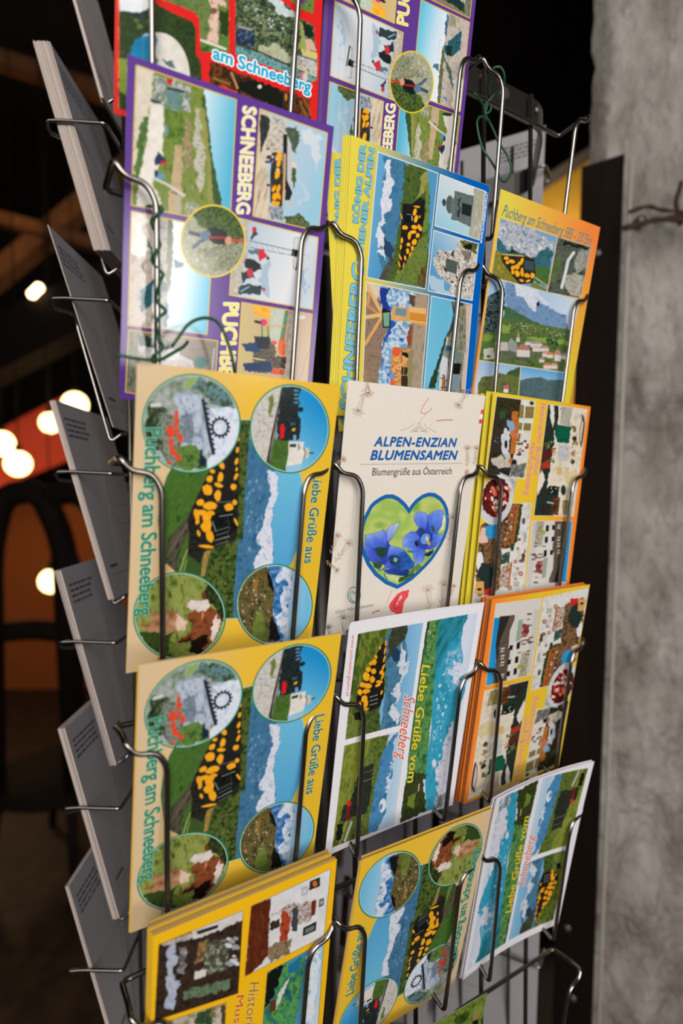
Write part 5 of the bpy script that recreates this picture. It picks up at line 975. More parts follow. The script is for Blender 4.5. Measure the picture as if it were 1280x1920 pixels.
def design_hut():
    s = Sheet([(924.0, 734.5), (1107.0, 762.6), (1063.4, 1120.3), (882.7, 1143.5)], R=2.4)
    U = (np.arange(s.nx)+.5)/s.nx; c = np.stack([np.interp(U, [0, .62, .9, 1], [v0, v1, v2, v3]) for v0, v1, v2, v3 in ((230, 232, 246, 248), (200, 186, 150, 132), (52, 46, 44, 46))], -1); s.c[:] = c[None]
    WH = (228, 222, 206)
    Pa = [(931, 743), (1004, 752.5), (983, 898), (911, 894)]; Pb = [(1027, 758), (1100.5, 768), (1074.7, 968), (1000.5, 967)]; Pc = [(960, 943.6), (996, 943.6), (980, 1120), (884, 1137), (901, 985)]; Pd = [(997, 977), (1072.7, 976.5), (1058, 1113), (983, 1119)]
    z5 = (5.12, 870, 720); z6 = (5.12, 870, 930)
    s.clipto(Pa); s.all(T((40, 36, 28), (60, 52, 38), (30, 26, 20), s=6, seed=2)); s.zoom(*z5)
    s.poly([(310, 115), (545, 150), (515, 250), (290, 240)], T((34, 34, 22), (70, 62, 34), s=3), 2); s.poly([(545, 150), (690, 160), (580, 915), (430, 900), (500, 560)], T((206, 202, 194), (226, 222, 214), s=8), 2)
    for a in ((535, 200, 575, 330), (590, 215, 672, 330), (520, 370, 560, 445), (575, 375, 645, 450), (520, 475, 545, 530)): s.poly([(a[0], a[1]), (a[2], a[1]+5), (a[2]-10, a[3]), (a[0]-10, a[3]-3)], T((110, 96, 50), (150, 136, 84), s=3)); s.zoom(*z5)
    s.ell(648, 185, 20, 20, (60, 56, 44)); s.poly([(455, 260), (515, 262), (520, 420), (490, 670), (440, 670), (460, 480)], T((196, 118, 44), (170, 96, 34), s=4), 3); s.poly([(330, 270), (400, 250), (400, 320), (350, 350)], (50, 80, 44), 6); s.poly([(410, 340), (470, 360), (490, 430), (440, 480), (415, 400)], (134, 164, 196), 4)
    s.poly([(400, 420), (440, 470), (430, 680), (360, 680), (355, 500)], T((190, 196, 206), (214, 216, 222), s=5), 6); s.ell(470, 480, 30, 34, (206, 110, 70), 0, .6); s.poly([(290, 700), (440, 660), (450, 800), (330, 820), (250, 740)], T((176, 168, 150), (206, 198, 184), s=5), 8); s.ell(450, 740, 26, 26, (176, 110, 70)); s.ell(480, 755, 24, 30, (34, 28, 24)); s.poly([(450, 780), (600, 760), (570, 900), (440, 890)], T((150, 150, 144), (70, 70, 66), s=4), 4)
    s.blobs([(510, 540), (620, 540), (590, 700), (510, 700)], 16, (1, 2.6), [(60, 60, 56), (90, 120, 70), (150, 60, 50), (110, 90, 60)], 1.5, 0, 3); s.blobs([(260, 450), (340, 450), (300, 700), (240, 700)], 7, (.6, 1.4), [(196, 190, 176), (90, 110, 150)], 1, 0, 3); s.line([(350, 640), (390, 720)], 8, (30, 30, 30)); s.ell(400, 580, 14, 40, (40, 30, 20)); s.poly([(340, 830), (440, 830), (430, 890), (330, 880)], (36, 38, 36), 3)
    s.unclip(); s.zoom(1, 0, 0)
    s.clipto(Pb); s.all(T((206, 196, 176), (226, 216, 198), (190, 176, 150), s=10, seed=5)); s.zoom(*z5)
    s.poly([(800, 190), (930, 210), (860, 560), (830, 760), (800, 980), (920, 980), (860, 1270), (660, 1270), (700, 900), (740, 600)], T((20, 38, 34), (34, 56, 48), (50, 40, 32), (26, 34, 30), s=5, seed=7), 6)
    s.poly([(820, 195), (860, 205), (865, 350), (850, 430), (830, 330)], (222, 216, 204), 3); s.poly([(905, 210), (925, 215), (915, 350), (905, 360)], (226, 220, 210)); s.poly([(865, 440), (885, 470), (880, 590), (862, 560)], (222, 214, 200), 3)
    s.poly([(935, 215), (1040, 225), (1010, 400), (920, 380)], T((150, 146, 130), (190, 186, 170), (120, 116, 104), s=2), 3); s.poly([(885, 385), (1025, 410), (1000, 570), (890, 560), (870, 480)], T((10, 74, 58), (22, 96, 74), s=4, seed=3), 3); s.blobs([(770, 550), (880, 560), (860, 760), (750, 740)], 40, (.8, 2.6), [(60, 110, 50), (90, 140, 66), (180, 60, 44), (40, 70, 36), (206, 120, 90)], 1, 0, 4)
    s.poly([(750, 640), (850, 650), (840, 720), (750, 730)], (84, 36, 30), 5); s.poly([(900, 580), (1010, 590), (1000, 740), (900, 740)], T((170, 176, 176), (206, 204, 198), (120, 130, 150), s=2)); s.poly([(730, 760), (800, 740), (830, 800), (740, 820)], (176, 50, 36), 4)
    s.poly([(740, 820), (780, 920), (740, 1000), (700, 1080), (695, 960)], (226, 216, 204), 5); s.poly([(810, 850), (835, 880), (815, 980), (795, 1000)], (226, 216, 204), 3); s.poly([(820, 980), (910, 985), (900, 1070), (810, 1060)], (22, 34, 30), 3); s.blobs([(830, 1000), (900, 1000), (900, 1050), (830, 1050)], 6, (.7, 1.3), [(206, 206, 196)], 1, 0, 3)
    s.poly([(850, 1090), (920, 1090), (900, 1260), (840, 1250)], T((30, 26, 24), (150, 84, 40), s=2, st=3, a=0)); s.poly([(960, 850), (1060, 830), (1090, 900), (1040, 980), (970, 950)], T((206, 186, 130), (222, 206, 160), s=5), 4); s.poly([(895, 790), (945, 800), (935, 880), (885, 870)], (206, 176, 110), 3)
    s.blobs([(1040, 380), (1090, 390), (1070, 800), (1020, 790)], 16, (.8, 2.8), [(110, 96, 50), (60, 56, 44), (150, 120, 84), (190, 150, 110)], 1.6, 90, 3); s.ell(1130, 450, 24, 140, (120, 80, 60), 6, .3, .7); s.ell(1130, 450, 14, 110, (214, 200, 186), 6, .3); s.line([(1130, 300), (1150, 380), (1120, 600)], 12, (60, 40, 30)); s.ell(1058, 525, 22, 22, (40, 44, 38)); s.poly([(1050, 410), (1075, 412), (1070, 465), (1045, 460)], (110, 96, 40))
    s.poly([(945, 1115), (1010, 1120), (1000, 1200), (940, 1200)], T((110, 100, 50), (60, 56, 36), s=3)); s.ell(950, 1020, 24, 50, (30, 46, 40), 0, .5); s.zoom(*z6); s.poly([(850, 20), (910, 30), (890, 180), (830, 180)], T((30, 26, 24), (170, 90, 40), s=2, st=3, a=0)); s.poly([(950, 40), (1030, 40), (1000, 180), (940, 180)], T((120, 110, 60), (190, 170, 120), s=3)); s.line([(800, 60), (850, 70)], 16, (170, 180, 176)); s.unclip(); s.zoom(1, 0, 0)
    s.clipto(Pc); s.all(T((206, 200, 194), (226, 222, 218), (186, 184, 180), s=9, seed=6)); s.zoom(*z6)
    s.poly([(140, 290), (460, 60), (560, 80), (540, 240), (470, 500), (360, 500), (340, 900), (120, 960), (110, 700)], T((36, 34, 32), (84, 60, 40), (150, 110, 70), (40, 48, 44), s=3.2, seed=8), 5)
    s.poly([(440, 90), (530, 75), (470, 470), (380, 470)], T((110, 66, 34), (170, 100, 50), (70, 50, 34), s=3), 3); s.blobs([(380, 180), (460, 170), (440, 460), (380, 440)], 18, (1, 2.6), [(150, 150, 150), (90, 90, 96), (206, 180, 150), (50, 44, 40)], 1, 0, 3); s.poly([(530, 75), (560, 90), (540, 240), (490, 480), (460, 480), (510, 240)], (40, 66, 34), 6); s.line([(520, 90), (465, 465)], 16, (176, 92, 40))
    s.poly([(195, 290), (320, 260), (340, 330), (320, 390), (240, 420), (200, 360)], T((44, 140, 196), (60, 160, 214), s=6), 4); s.poly([(160, 310), (200, 300), (210, 380), (230, 440), (180, 460), (140, 440)], (222, 188, 168), 5); s.ell(150, 630, 34, 95, (226, 226, 228)); s.poly([(180, 640), (280, 690), (300, 780), (250, 880), (200, 900), (120, 760), (140, 700)], (36, 50, 48), 5); s.poly([(110, 820), (190, 820), (190, 940), (100, 940)], (214, 160, 90), 3); s.ell(146, 896, 22, 12, (40, 26, 20)); s.poly([(200, 900), (280, 870), (285, 950), (190, 955)], (206, 40, 44), 4)
    s.poly([(360, 560), (440, 530), (430, 640), (340, 660)], T((84, 104, 84), (40, 60, 50), (150, 170, 150), s=2.5), 3); s.poly([(360, 680), (450, 640), (430, 880), (340, 870)], T((150, 84, 44), (206, 196, 186), (110, 60, 34), s=4), 3); s.line([(452, 640), (425, 880)], 14, (176, 92, 44))
    for x, y, r in ((513, 505, 15), (490, 630, 18), (512, 695, 14), (542, 745, 22), (492, 795, 14), (437, 880, 22)): s.ell(x, y, r, r, (150, 100, 66)); s.ell(x, y, r*.5, r*.5, (206, 176, 150))
    s.poly([(470, 730), (510, 735), (505, 770), (465, 765)], (190, 186, 178)); s.poly([(475, 820), (530, 820), (525, 870), (470, 870)], T((150, 150, 140), (206, 200, 190), s=2)); s.poly([(540, 560), (590, 500), (570, 620), (540, 650)], (90, 66, 44), 8); s.poly([(510, 405), (545, 405), (540, 430), (508, 430)], (130, 84, 50)); s.poly([(570, 360), (600, 350), (590, 440), (570, 440)], (150, 170, 150)); s.ell(570, 240, 16, 30, (90, 80, 76), 0, .5); s.ell(460, 490, 18, 40, (40, 70, 36), 0, .6)
    s.unclip(); s.zoom(1, 0, 0)
    s.clipto(Pd); s.all((214, 208, 200)); s.zoom(*z6)
    s.poly([(975, 230), (1045, 230), (980, 820), (930, 820)], G((1052, 1000, 1072, 1000), (0, (20, 130, 196)), (1, (60, 156, 210)))); s.poly([(870, 235), (980, 235), (960, 420), (920, 640), (850, 830), (810, 830), (840, 600)], T((84, 70, 58), (104, 90, 76), s=4, seed=2), 2); s.poly([(955, 400), (920, 640), (850, 830), (930, 830), (960, 600)], (46, 42, 38))
    s.line([(940, 540), (850, 825)], 8, (90, 86, 84)); s.poly([(820, 560), (860, 540), (850, 700), (800, 830), (770, 830)], (206, 206, 200))
    for y in (275, 390, 450, 515): s.poly([(895, y), (925, y), (920, y+40), (890, y+40)], (200, 190, 180)); s.line([(895, y+18), (922, y+18)], 8, (40, 34, 30))
    s.poly([(800, 240), (870, 240), (830, 620), (790, 600)], T((222, 218, 212), (206, 200, 192), s=5)); 
    for x, y in ((785, 280), (775, 390), (840, 390), (765, 520), (825, 520), (845, 280)): s.poly([(x, y), (x+28, y), (x+24, y+60 if x < 800 else y+44), (x-4, y+60 if x < 800 else y+44)], (28, 28, 28))
    s.poly([(670, 240), (780, 240), (740, 480), (660, 480)], T((150, 140, 120), (190, 180, 160), (90, 96, 70), s=3, seed=4), 6); s.poly([(600, 480), (690, 480), (640, 870), (590, 870)], (206, 200, 194)); s.poly([(660, 240), (700, 240), (640, 860), (590, 860)], (200, 194, 188), 2, .8)
    s.people([(690, 440), (770, 440), (720, 860), (650, 860)], 16, 8, [(196, 50, 50), (60, 110, 120), (40, 40, 44), (110, 90, 60), (214, 210, 206)], 4); s.poly([(760, 600), (800, 590), (780, 780), (740, 790)], (150, 164, 150), 2); s.poly([(700, 620), (760, 620), (740, 740), (670, 740)], T((34, 30, 34), (150, 50, 50), (200, 196, 190), s=2.4), 6); s.ell(760, 350, 18, 24, (150, 170, 50), 0, .6)
    s.unclip(); s.zoom(1, 0, 0)
    for P in (Pa, Pb, Pd): s.stroke(P, .4, WH, True)
    s.stroke([(960, 943.6), (996, 943.6), (980, 1120)], .4, WH)
    s.poly([(936, 885), (968, 900), (962, 935), (950, 925)], T((150, 156, 154), (206, 206, 200), s=5)); s.ell(930, 937, 31, 48, T((190, 192, 194), (214, 214, 214), s=14), 14); s.ell(929, 932, 25, 37, (84, 26, 22), 12, .3); s.blobs([(925, 905), (955, 915), (948, 945), (935, 968), (915, 955), (908, 935)], 55, (1.2, 3.6), [(226, 206, 190), (196, 40, 40), (232, 220, 206), (226, 120, 90), (150, 24, 28)], 1.6, 60, 5)
    PK = (214, 84, 96); LW = (244, 220, 190)
    s.text('Historisches Berghaus', (1013.5, 755), (999.5, 891), (1023.5, 756), PK, .0, LW, .03, label='pink script lettering reading Historisches Berghaus', shear=.25)
    s.text('Hochschneeberg', (994.5, 829), (982.5, 929), (1004.5, 830), PK, .0, LW, .03, label='pink script lettering reading Hochschneeberg', shear=.25)
    return s
def design_lake():
    s = Sheet([(650.6, 1168.2), (901.8, 1129.2), (845.3, 1506.7), (606.1, 1604.2)], R=2.6); s.all((234, 230, 236))
    Pa = [(667.5, 1186), (792, 1167), (766, 1356), (645, 1385)]; Pb = [(643.5, 1396), (762, 1368), (739, 1547), (621, 1586)]; Pc = [(798.7, 1165), (891, 1147), (836, 1506), (748.7, 1544)]
    s.clipto(Pa); s.all(G((755, 1280, 790, 1284), (0, (120, 176, 214)), (.6, (140, 190, 222)), (1, (206, 220, 234)))); s.zoom(4, 600, 1120)
    s.poly([(265, 255), (560, 210), (480, 340), (490, 640), (440, 860), (360, 1100), (180, 1100)], T((84, 104, 30), (124, 132, 54), (60, 84, 28), (104, 120, 44), s=5, st=3, a=85, seed=3), 3); s.poly([(260, 262), (290, 262), (200, 900), (180, 1000)], (40, 56, 24), 4, .7)
    s.poly([(500, 240), (655, 205), (640, 240), (635, 320), (655, 420), (640, 560), (600, 640), (610, 700), (560, 800), (600, 900), (600, 1060), (440, 1080), (470, 860), (490, 620), (480, 340)], T((50, 92, 124), (80, 130, 160), (60, 104, 136), s=7, st=2, a=95, seed=7), 4)
    s.poly([(540, 215), (655, 205), (635, 300), (560, 380), (500, 480), (510, 300)], T((50, 52, 40), (70, 76, 54), s=5), 6); s.ell(565, 430, 34, 50, (34, 62, 90), 0, .5)
    s.poly([(620, 330), (655, 420), (645, 540), (605, 640), (612, 720), (560, 800), (600, 900), (600, 960), (540, 930), (520, 860), (560, 780), (540, 720), (600, 600), (580, 480), (610, 400)], T((170, 186, 206), (226, 226, 234), (140, 164, 196), s=3.5, seed=9), 14, rs=4)
    s.poly([(440, 560), (490, 520), (480, 700), (440, 860), (460, 1080), (340, 1100), (340, 860), (420, 800)], T((34, 54, 24), (70, 90, 40), (96, 108, 50), s=4, seed=4), 6); s.poly([(200, 880), (340, 840), (340, 1060), (180, 1090)], T((90, 110, 44), (120, 130, 60), (60, 84, 34), s=4), 6)
    s.poly([(430, 400), (475, 330), (490, 340), (480, 560), (470, 740), (440, 820), (370, 850), (300, 830), (260, 770), (270, 690), (330, 600), (390, 470)], T((18, 18, 18), (44, 42, 36), s=4), 4)
    train_blobs(s, [(485, 340, 6, 20), (480, 400, 7, 30), (475, 460, 7, 26), (470, 520, 8, 26), (455, 560, 16, 16), (464, 590, 8, 30), (410, 440, 12, 16), (400, 480, 16, 24), (375, 490, 16, 18), (355, 535, 20, 20), (395, 550, 22, 20), (340, 590, 26, 32), (385, 610, 20, 26), (310, 650, 20, 20), (350, 660, 32, 22), (440, 630, 26, 12), (430, 655, 24, 12), (290, 705, 18, 24), (340, 700, 32, 18), (325, 755, 24, 28), (338, 795, 16, 34), (294, 790, 8, 16), (458, 710, 8, 20), (340, 835, 22, 8), (440, 375, 8, 14)])
    for y in (730, 760, 790): s.line([(370, y+14), (425, y)], 7, (150, 156, 156))
    s.poly([(245, 860), (300, 855), (300, 910), (250, 920)], (22, 26, 20), 6); s.unclip(); s.zoom(1, 0, 0)
    s.clipto(Pb); s.all(G((715, 1440, 760, 1446), (0, (206, 216, 230)), (.5, (176, 204, 226)), (1, (206, 220, 234)))); s.zoom(4, 600, 1350)
    s.poly([(170, 180), (400, 120), (400, 300), (280, 480), (200, 640), (110, 900), (80, 950)], T((96, 116, 36), (140, 146, 60), (76, 100, 34), s=5, st=3, a=110, seed=5), 3); s.poly([(380, 130), (520, 110), (480, 240), (440, 360), (420, 560), (370, 720), (360, 860), (80, 960), (130, 760), (240, 540), (340, 330)], T((44, 62, 24), (84, 104, 40), (110, 124, 54), (34, 46, 22), s=4, seed=6), 4)
    s.poly([(520, 150), (600, 75), (550, 170), (545, 260), (540, 420), (500, 520), (490, 700), (430, 830), (355, 860), (370, 740), (400, 560), (430, 400), (450, 280)], T((40, 100, 150), (80, 140, 184), (56, 120, 170), s=8, st=2, a=100, seed=5), 5); s.blobs([(540, 280), (520, 500), (480, 580), (500, 440)], 40, (.5, 1.8), [(226, 230, 236), (190, 206, 224)], 1.5, 90, 5); s.ell(468, 640, 26, 52, (220, 226, 234), 10, .8); s.ell(455, 650, 10, 24, (90, 130, 170), 10, .8)
    s.poly([(290, 360), (400, 320), (380, 560), (360, 640), (340, 700), (240, 720), (180, 760), (140, 740), (170, 640), (230, 600), (260, 480)], T((20, 24, 22), (50, 56, 44), (30, 34, 30), s=3, seed=4), 5); s.line([(340, 300), (330, 380)], 10, (50, 60, 40)); s.poly([(330, 290), (400, 230), (400, 320), (330, 350)], T((120, 140, 60), (70, 90, 44), s=3)); s.ell(212, 620, 18, 24, (206, 50, 40)); s.poly([(195, 640), (220, 640), (215, 740), (190, 750)], (130, 26, 26)); s.line([(260, 480), (400, 430)], 6, (110, 116, 110)); s.line([(300, 400), (400, 370)], 6, (90, 100, 90)); s.line([(230, 760), (180, 900)], 18, (190, 190, 180)); s.line([(190, 760), (140, 920)], 20, (140, 140, 56)); s.poly([(120, 780), (170, 760), (150, 880), (120, 900)], (20, 26, 18), 6)
    s.unclip(); s.zoom(1, 0, 0)
    s.clipto(Pc); s.all(G((855, 1280, 885, 1286), (0, (214, 218, 234)), (.4, (196, 214, 230)), (1, (236, 234, 240)))); s.zoom(4, 600, 1120)
    s.poly([(880, 150), (1100, 112), (1060, 220), (1040, 350), (1060, 440), (1050, 600), (1100, 640), (1000, 900), (960, 1100), (1000, 1400), (930, 1560), (790, 1600), (780, 1300), (830, 1000), (840, 600)], T((30, 130, 160), (60, 160, 190), (40, 144, 180), s=12, seed=3), 3)
    s.poly([(880, 160), (1100, 112), (1060, 230), (960, 360), (900, 480), (850, 620)], T((20, 100, 110), (50, 140, 160), (30, 116, 130), s=6, st=5, a=115, seed=4), 5); s.poly([(940, 420), (1040, 350), (1060, 440), (1050, 560), (1080, 660), (960, 700), (930, 600)], T((40, 140, 180), (90, 170, 200), (190, 200, 224), s=4, seed=8), 8)
    s.poly([(1000, 460), (1060, 500), (1050, 640), (1000, 640), (960, 560)], T((196, 204, 224), (222, 222, 236), (120, 170, 200), s=3, seed=9), 14, rs=4)
    s.zoom(4, 600, 1350); s.poly([(1000, 0), (1020, 0), (1000, 300), (960, 560), (920, 640), (870, 640), (880, 540), (860, 460), (850, 380), (900, 300), (920, 180), (960, 60)], T((206, 206, 220), (224, 222, 232), (160, 170, 196), s=5, seed=10), 12, rs=5); s.poly([(860, 560), (960, 530), (900, 640), (850, 660)], T((90, 100, 110), (206, 206, 214), s=2.4), 8); s.ell(850, 320, 16, 30, (214, 214, 226), 0, .6); s.blobs([(840, 100), (920, 0), (900, 300), (820, 420)], 26, (.6, 2.2), [(150, 196, 216), (110, 176, 206)], 1.6, 100, 5); s.zoom(4, 600, 1120); s.blobs([(880, 560), (1000, 460), (940, 900), (860, 1000)], 40, (.6, 2.4), [(140, 190, 214), (96, 170, 200), (200, 210, 226)], 1.8, 110, 6)
    s.poly([(800, 180), (890, 155), (860, 420), (850, 640), (830, 900), (800, 1200), (770, 1400), (640, 1400), (700, 900), (760, 500)], T((34, 84, 44), (70, 124, 66), (100, 150, 84), (50, 100, 60), s=5, st=2, a=97, seed=12), 4); s.blobs([(800, 200), (860, 190), (840, 500), (790, 500)], 26, (.5, 1.6), [(190, 160, 140), (206, 186, 170), (120, 150, 90)], 1.3, 90, 4)
    s.poly([(800, 180), (815, 180), (740, 640), (660, 1240), (640, 1240)], (24, 50, 24), 3, .8); s.zoom(4, 600, 1350)
    s.poly([(680, 380), (800, 410), (770, 460), (780, 560), (790, 680), (600, 780), (620, 560)], T((30, 40, 20), (60, 70, 32), (40, 50, 26), s=4, seed=7), 6); s.poly([(690, 560), (720, 540), (700, 660), (650, 640), (660, 580)], T((120, 140, 44), (96, 120, 40), s=4), 4); s.line([(740, 480), (735, 530)], 10, (190, 170, 140)); s.unclip(); s.zoom(1, 0, 0)
    s.text('www.schneebergbahn.at', (655.5, 1187), (645.5, 1303), (662, 1188), (226, 110, 96), .0, label='small red web address lettering')
    s.text('Liebe Grüße vom', (790.5, 1246), (763, 1467), (805, 1248), (222, 204, 60), .02, (60, 70, 30), .02, label='yellow lettering reading Liebe Grüße vom')
    s.text('Schneeberg', (758, 1302), (742, 1424), (778, 1305), (226, 82, 44), .0, (240, 236, 236), .045, shear=.3, label='orange-red script lettering reading Schneeberg')
    return s
def design_museum():
    s = Sheet([(286.6, 1755.2), (631.4, 1610.7), (594.5, 2034.9), (273.4, 2246.4)], R=2.6); s.all((240, 184, 22))
    Pa = [(298, 1771), (455.6, 1707), (446, 1862), (290, 1914)]; Pb = [(471, 1699), (619.7, 1629), (607, 1755.6), (458.7, 1830.6)]; Pc = [(501, 1823), (607, 1765), (590, 2000), (480, 2060)]; Pd = [(286, 1924), (424, 1880), (412, 2060), (278, 2120)]
    s.clipto(Pa); s.all(T((32, 24, 20), (60, 44, 34), (24, 22, 18), s=8, seed=2)); s.zoom(3.2, 240, 1590)
    s.poly([(380, 480), (690, 370), (690, 430), (560, 490), (390, 550)], T((196, 192, 190), (222, 216, 212), s=6), 6); s.poly([(410, 500), (540, 460), (540, 480), (420, 520)], (34, 34, 32)); s.poly([(250, 580), (285, 570), (290, 700), (270, 760), (300, 800), (270, 960), (210, 950), (240, 850), (225, 740)], T((190, 196, 212), (150, 156, 176), s=6), 14)
    s.poly([(310, 600), (350, 590), (340, 760), (300, 760)], T((176, 176, 184), (60, 50, 44), s=5), 10); s.poly([(420, 570), (480, 550), (470, 660), (400, 700)], T((190, 140, 80), (110, 90, 60), (60, 46, 36), s=5), 8); s.poly([(480, 560), (620, 530), (600, 720), (440, 780)], T((170, 170, 150), (110, 120, 100), (50, 44, 36), (206, 200, 190), s=6, seed=4), 10); s.poly([(400, 740), (470, 720), (465, 770), (400, 790)], (214, 206, 196), 5)
    s.blobs([(600, 540), (660, 530), (650, 700), (590, 700)], 16, (2, 5), [(206, 206, 206), (150, 156, 156)], 1.6, 20, 4); s.poly([(320, 860), (600, 780), (620, 840), (330, 920)], T((60, 76, 60), (110, 130, 100), (30, 36, 30), s=6), 10); s.poly([(200, 570), (380, 510), (390, 540), (210, 590)], T((150, 140, 130), (206, 196, 190), s=5), 6); s.unclip(); s.zoom(1, 0, 0)
    s.clipto(Pb); s.all(T((206, 206, 208), (224, 222, 224), s=14, seed=4)); s.zoom(3.2, 240, 1590)
    s.poly([(735, 350), (855, 300), (840, 650), (700, 790)], T((104, 46, 22), (80, 34, 18), (130, 60, 30), s=8, st=3, a=80, seed=6), 4); s.poly([(920, 365), (1000, 330), (950, 560), (905, 580)], T((150, 52, 26), (180, 70, 36), (96, 34, 22), s=6), 5); s.poly([(850, 400), (960, 380), (1000, 470), (1100, 430), (1120, 320), (1000, 330)], T((120, 50, 30), (206, 204, 204), (96, 60, 44), s=4, seed=7), 10)
    s.poly([(850, 450), (910, 420), (910, 470), (850, 500)], (60, 44, 34), 8); s.poly([(860, 580), (980, 540), (960, 640), (840, 690)], T((110, 84, 60), (150, 130, 100), (70, 50, 40), s=4, seed=3), 14); s.poly([(985, 360), (1020, 350), (1010, 500), (980, 500)], (60, 66, 66), 5); s.poly([(1100, 320), (1128, 310), (1120, 400), (1095, 410)], (110, 44, 28))
    s.poly([(1090, 200), (1150, 175), (1150, 230), (1085, 255)], (60, 40, 26)); s.ell(1120, 215, 14, 18, (190, 110, 60)); s.poly([(1040, 240), (1078, 225), (1075, 275), (1038, 290)], (176, 176, 180)); s.poly([(1048, 250), (1068, 243), (1066, 268), (1046, 276)], (206, 206, 208)); s.poly([(1145, 310), (1175, 298), (1172, 345), (1143, 358)], (96, 100, 96)); s.ell(1160, 328, 8, 12, (170, 170, 170)); s.poly([(1050, 480), (1130, 440), (1125, 495), (1046, 530)], (40, 44, 40)); s.poly([(1062, 488), (1118, 462), (1114, 490), (1060, 514)], (110, 114, 108)); s.unclip(); s.zoom(1, 0, 0)
    s.clipto(Pc); s.all(G((560, 1850, 606, 1860), (0, (60, 140, 186)), (.5, (140, 190, 216)), (1, (206, 218, 228)))); s.zoom(3.2, 240, 1590); s.poly([(1060, 640), (1160, 590), (1140, 760), (1110, 1056), (1040, 1056), (1070, 800)], T((196, 212, 226), (228, 230, 236), (110, 170, 206), s=12, seed=3), 10)
    s.poly([(830, 740), (1000, 670), (1060, 640), (1050, 760), (1000, 1056), (810, 1056)], T((20, 60, 40), (96, 160, 80), (50, 120, 90), (30, 80, 100), s=12, seed=8), 8); s.poly([(830, 740), (930, 700), (900, 800), (820, 980)], (16, 22, 18), 10); s.poly([(960, 790), (975, 780), (920, 900), (880, 980), (900, 880)], (206, 206, 190), 6); s.poly([(850, 920), (890, 900), (880, 980), (850, 990)], (96, 50, 34), 4); s.poly([(960, 700), (1040, 650), (1030, 720), (960, 760)], (30, 110, 150), 8); s.unclip(); s.zoom(1, 0, 0)
    s.clipto(Pd); s.all(T((206, 196, 180), (170, 160, 140), (90, 80, 60), s=8, seed=3)); s.zoom(3.2, 240, 1590); s.poly([(420, 990), (500, 960), (500, 1056), (400, 1056)], T((20, 60, 44), (40, 80, 50), (120, 60, 40), s=4), 6); s.poly([(560, 940), (585, 935), (580, 1056), (560, 1056)], (84, 60, 40), 4); s.ell(505, 1000, 16, 20, (110, 110, 60)); s.unclip(); s.zoom(1, 0, 0)
    for P in (Pa, Pb, Pc, Pd): s.stroke(P, .3, (120, 70, 30), True)
    s.text('Historisches', (468, 1842), (452, 1985), (486, 1841), (150, 104, 24), .0, (240, 210, 130), .03, label='brown lettering reading Historisches')
    s.text('Museum', (443, 1867), (432, 1975), (457, 1865), (196, 60, 50), .0, (240, 206, 110), .03, label='red lettering reading Museum')
    return s
def design_meadow():
    s = Sheet([(690, 1998), (909, 1862), (862, 2190), (640, 2330)], R=2.0)
    s.all(T((70, 96, 30), (120, 140, 56), (90, 116, 42), (56, 80, 28), s=7, seed=3)); s.zoom(3.05, 860, 1660)
    s.poly([(80, 720), (120, 690), (90, 800), (60, 800)], T((170, 140, 80), (140, 120, 70), s=4), 5); s.poly([(70, 770), (110, 760), (100, 830), (60, 830)], (20, 22, 18), 5); s.zoom(1, 0, 0); s.blobs([(700, 2000), (900, 1880), (880, 2100), (700, 2200)], 40, (3, 9), [(50, 70, 26), (130, 146, 66), (40, 56, 22)], 1.6, -30, 3, .7)
    return s
# ---------------------------------------------------------------- the postcards in their pockets
PR = {'A3': (.0672, -.0073, -.0194, .0274, .2199, -.0136, .1181, .1730), 'A4': (.0661, -.0060, -.1712, .0183, .2431, .0006, .1190, .1735),
'I5': (.0690, -.0069, -.3224, -.0167, .1549, -.0011, .1151, .1772), 'B2': (.0660, -.0089, .1356, .0772, .1789, -.0239, .1165, .1714),
'C1': (.0668, -.0096, .2820, .0547, .0929, -.0215, .1195, .1598), 'B1': (.1945, -.0124, .2945, .0488, .1711, 0, .1165, .1714),
'D2': (.2004, -.0039, .1361, .0094, .1333, .0087, .1194, .1715), 'E2': (.3284, -.0060, .1428, .0141, .1933, -.0067, .1179, .1607),
'F3': (.1957, -.0080, -.0158, .0391, .1798, -.0086, .1163, .1733), 'G3': (.3258, -.0061, -.0114, .0022, .1112, -.0221, .1187, .1695),
'H4': (.1932, -.0082, -.1672, -.0142, .1874, 0, .1190, .1708), 'G4': (.3230, -.0074, -.1679, .0005, .1743, .0042, .1183, .1746),
'H5': (.3223, -.0089, -.3165, .0125, .1913, -.0108, .1183, .1700), 'A5': (.1986, -.0060, -.3198, .0061, .2286, -.0176, .1176, .1693),
'J6': (.1995, -.0092, -.4690, .0008, .1615, -.0700, .1180, .1650)}
def behind(side, prm, k, n, face, label, group, dq=.0007, jit=.0012, bend=(0, 0, 0), seed=1, edge=None, back=None, du=0, dz=0, droll=0, first=None):
    """the cards of a pocket behind its front card: each one a card of its own, copied from the first"""
    q = random.Random(seed); src = None
    for i in range(n):
        p = list(prm); p[0] += q.uniform(-jit, jit)+du*(i+1); p[1] -= dq*(i+1); p[2] += q.uniform(-jit, jit)*.8+dz*(i+1); p[5] += q.uniform(-.004, .004)+droll*(i+1)
        if src is None: src = plain(side, p, face, label, group, bend, edge, back)
        else:
            o = src.copy(); COL.objects.link(o); o.matrix_world = frame_of(side, *p[:6]); o['label'] = label; o['group'] = group
dA = design_anniversary(); dB = design_hikers(); dG = design_hut(); dH = design_lake(); dD = design_king()
YL = (232, 184, 50)
postcard(FRONT, PR['A3'], dA, 'yellow postcard with four round pictures, upper of the two in the left column', face=YL)
postcard(FRONT, PR['A4'], dA, 'yellow postcard with four round pictures, lower of the two in the left column', face=YL)
postcard(FRONT, PR['A5'], dA, 'yellow postcard with four round pictures turned upside down, low in the middle column', rot=True, face=YL)
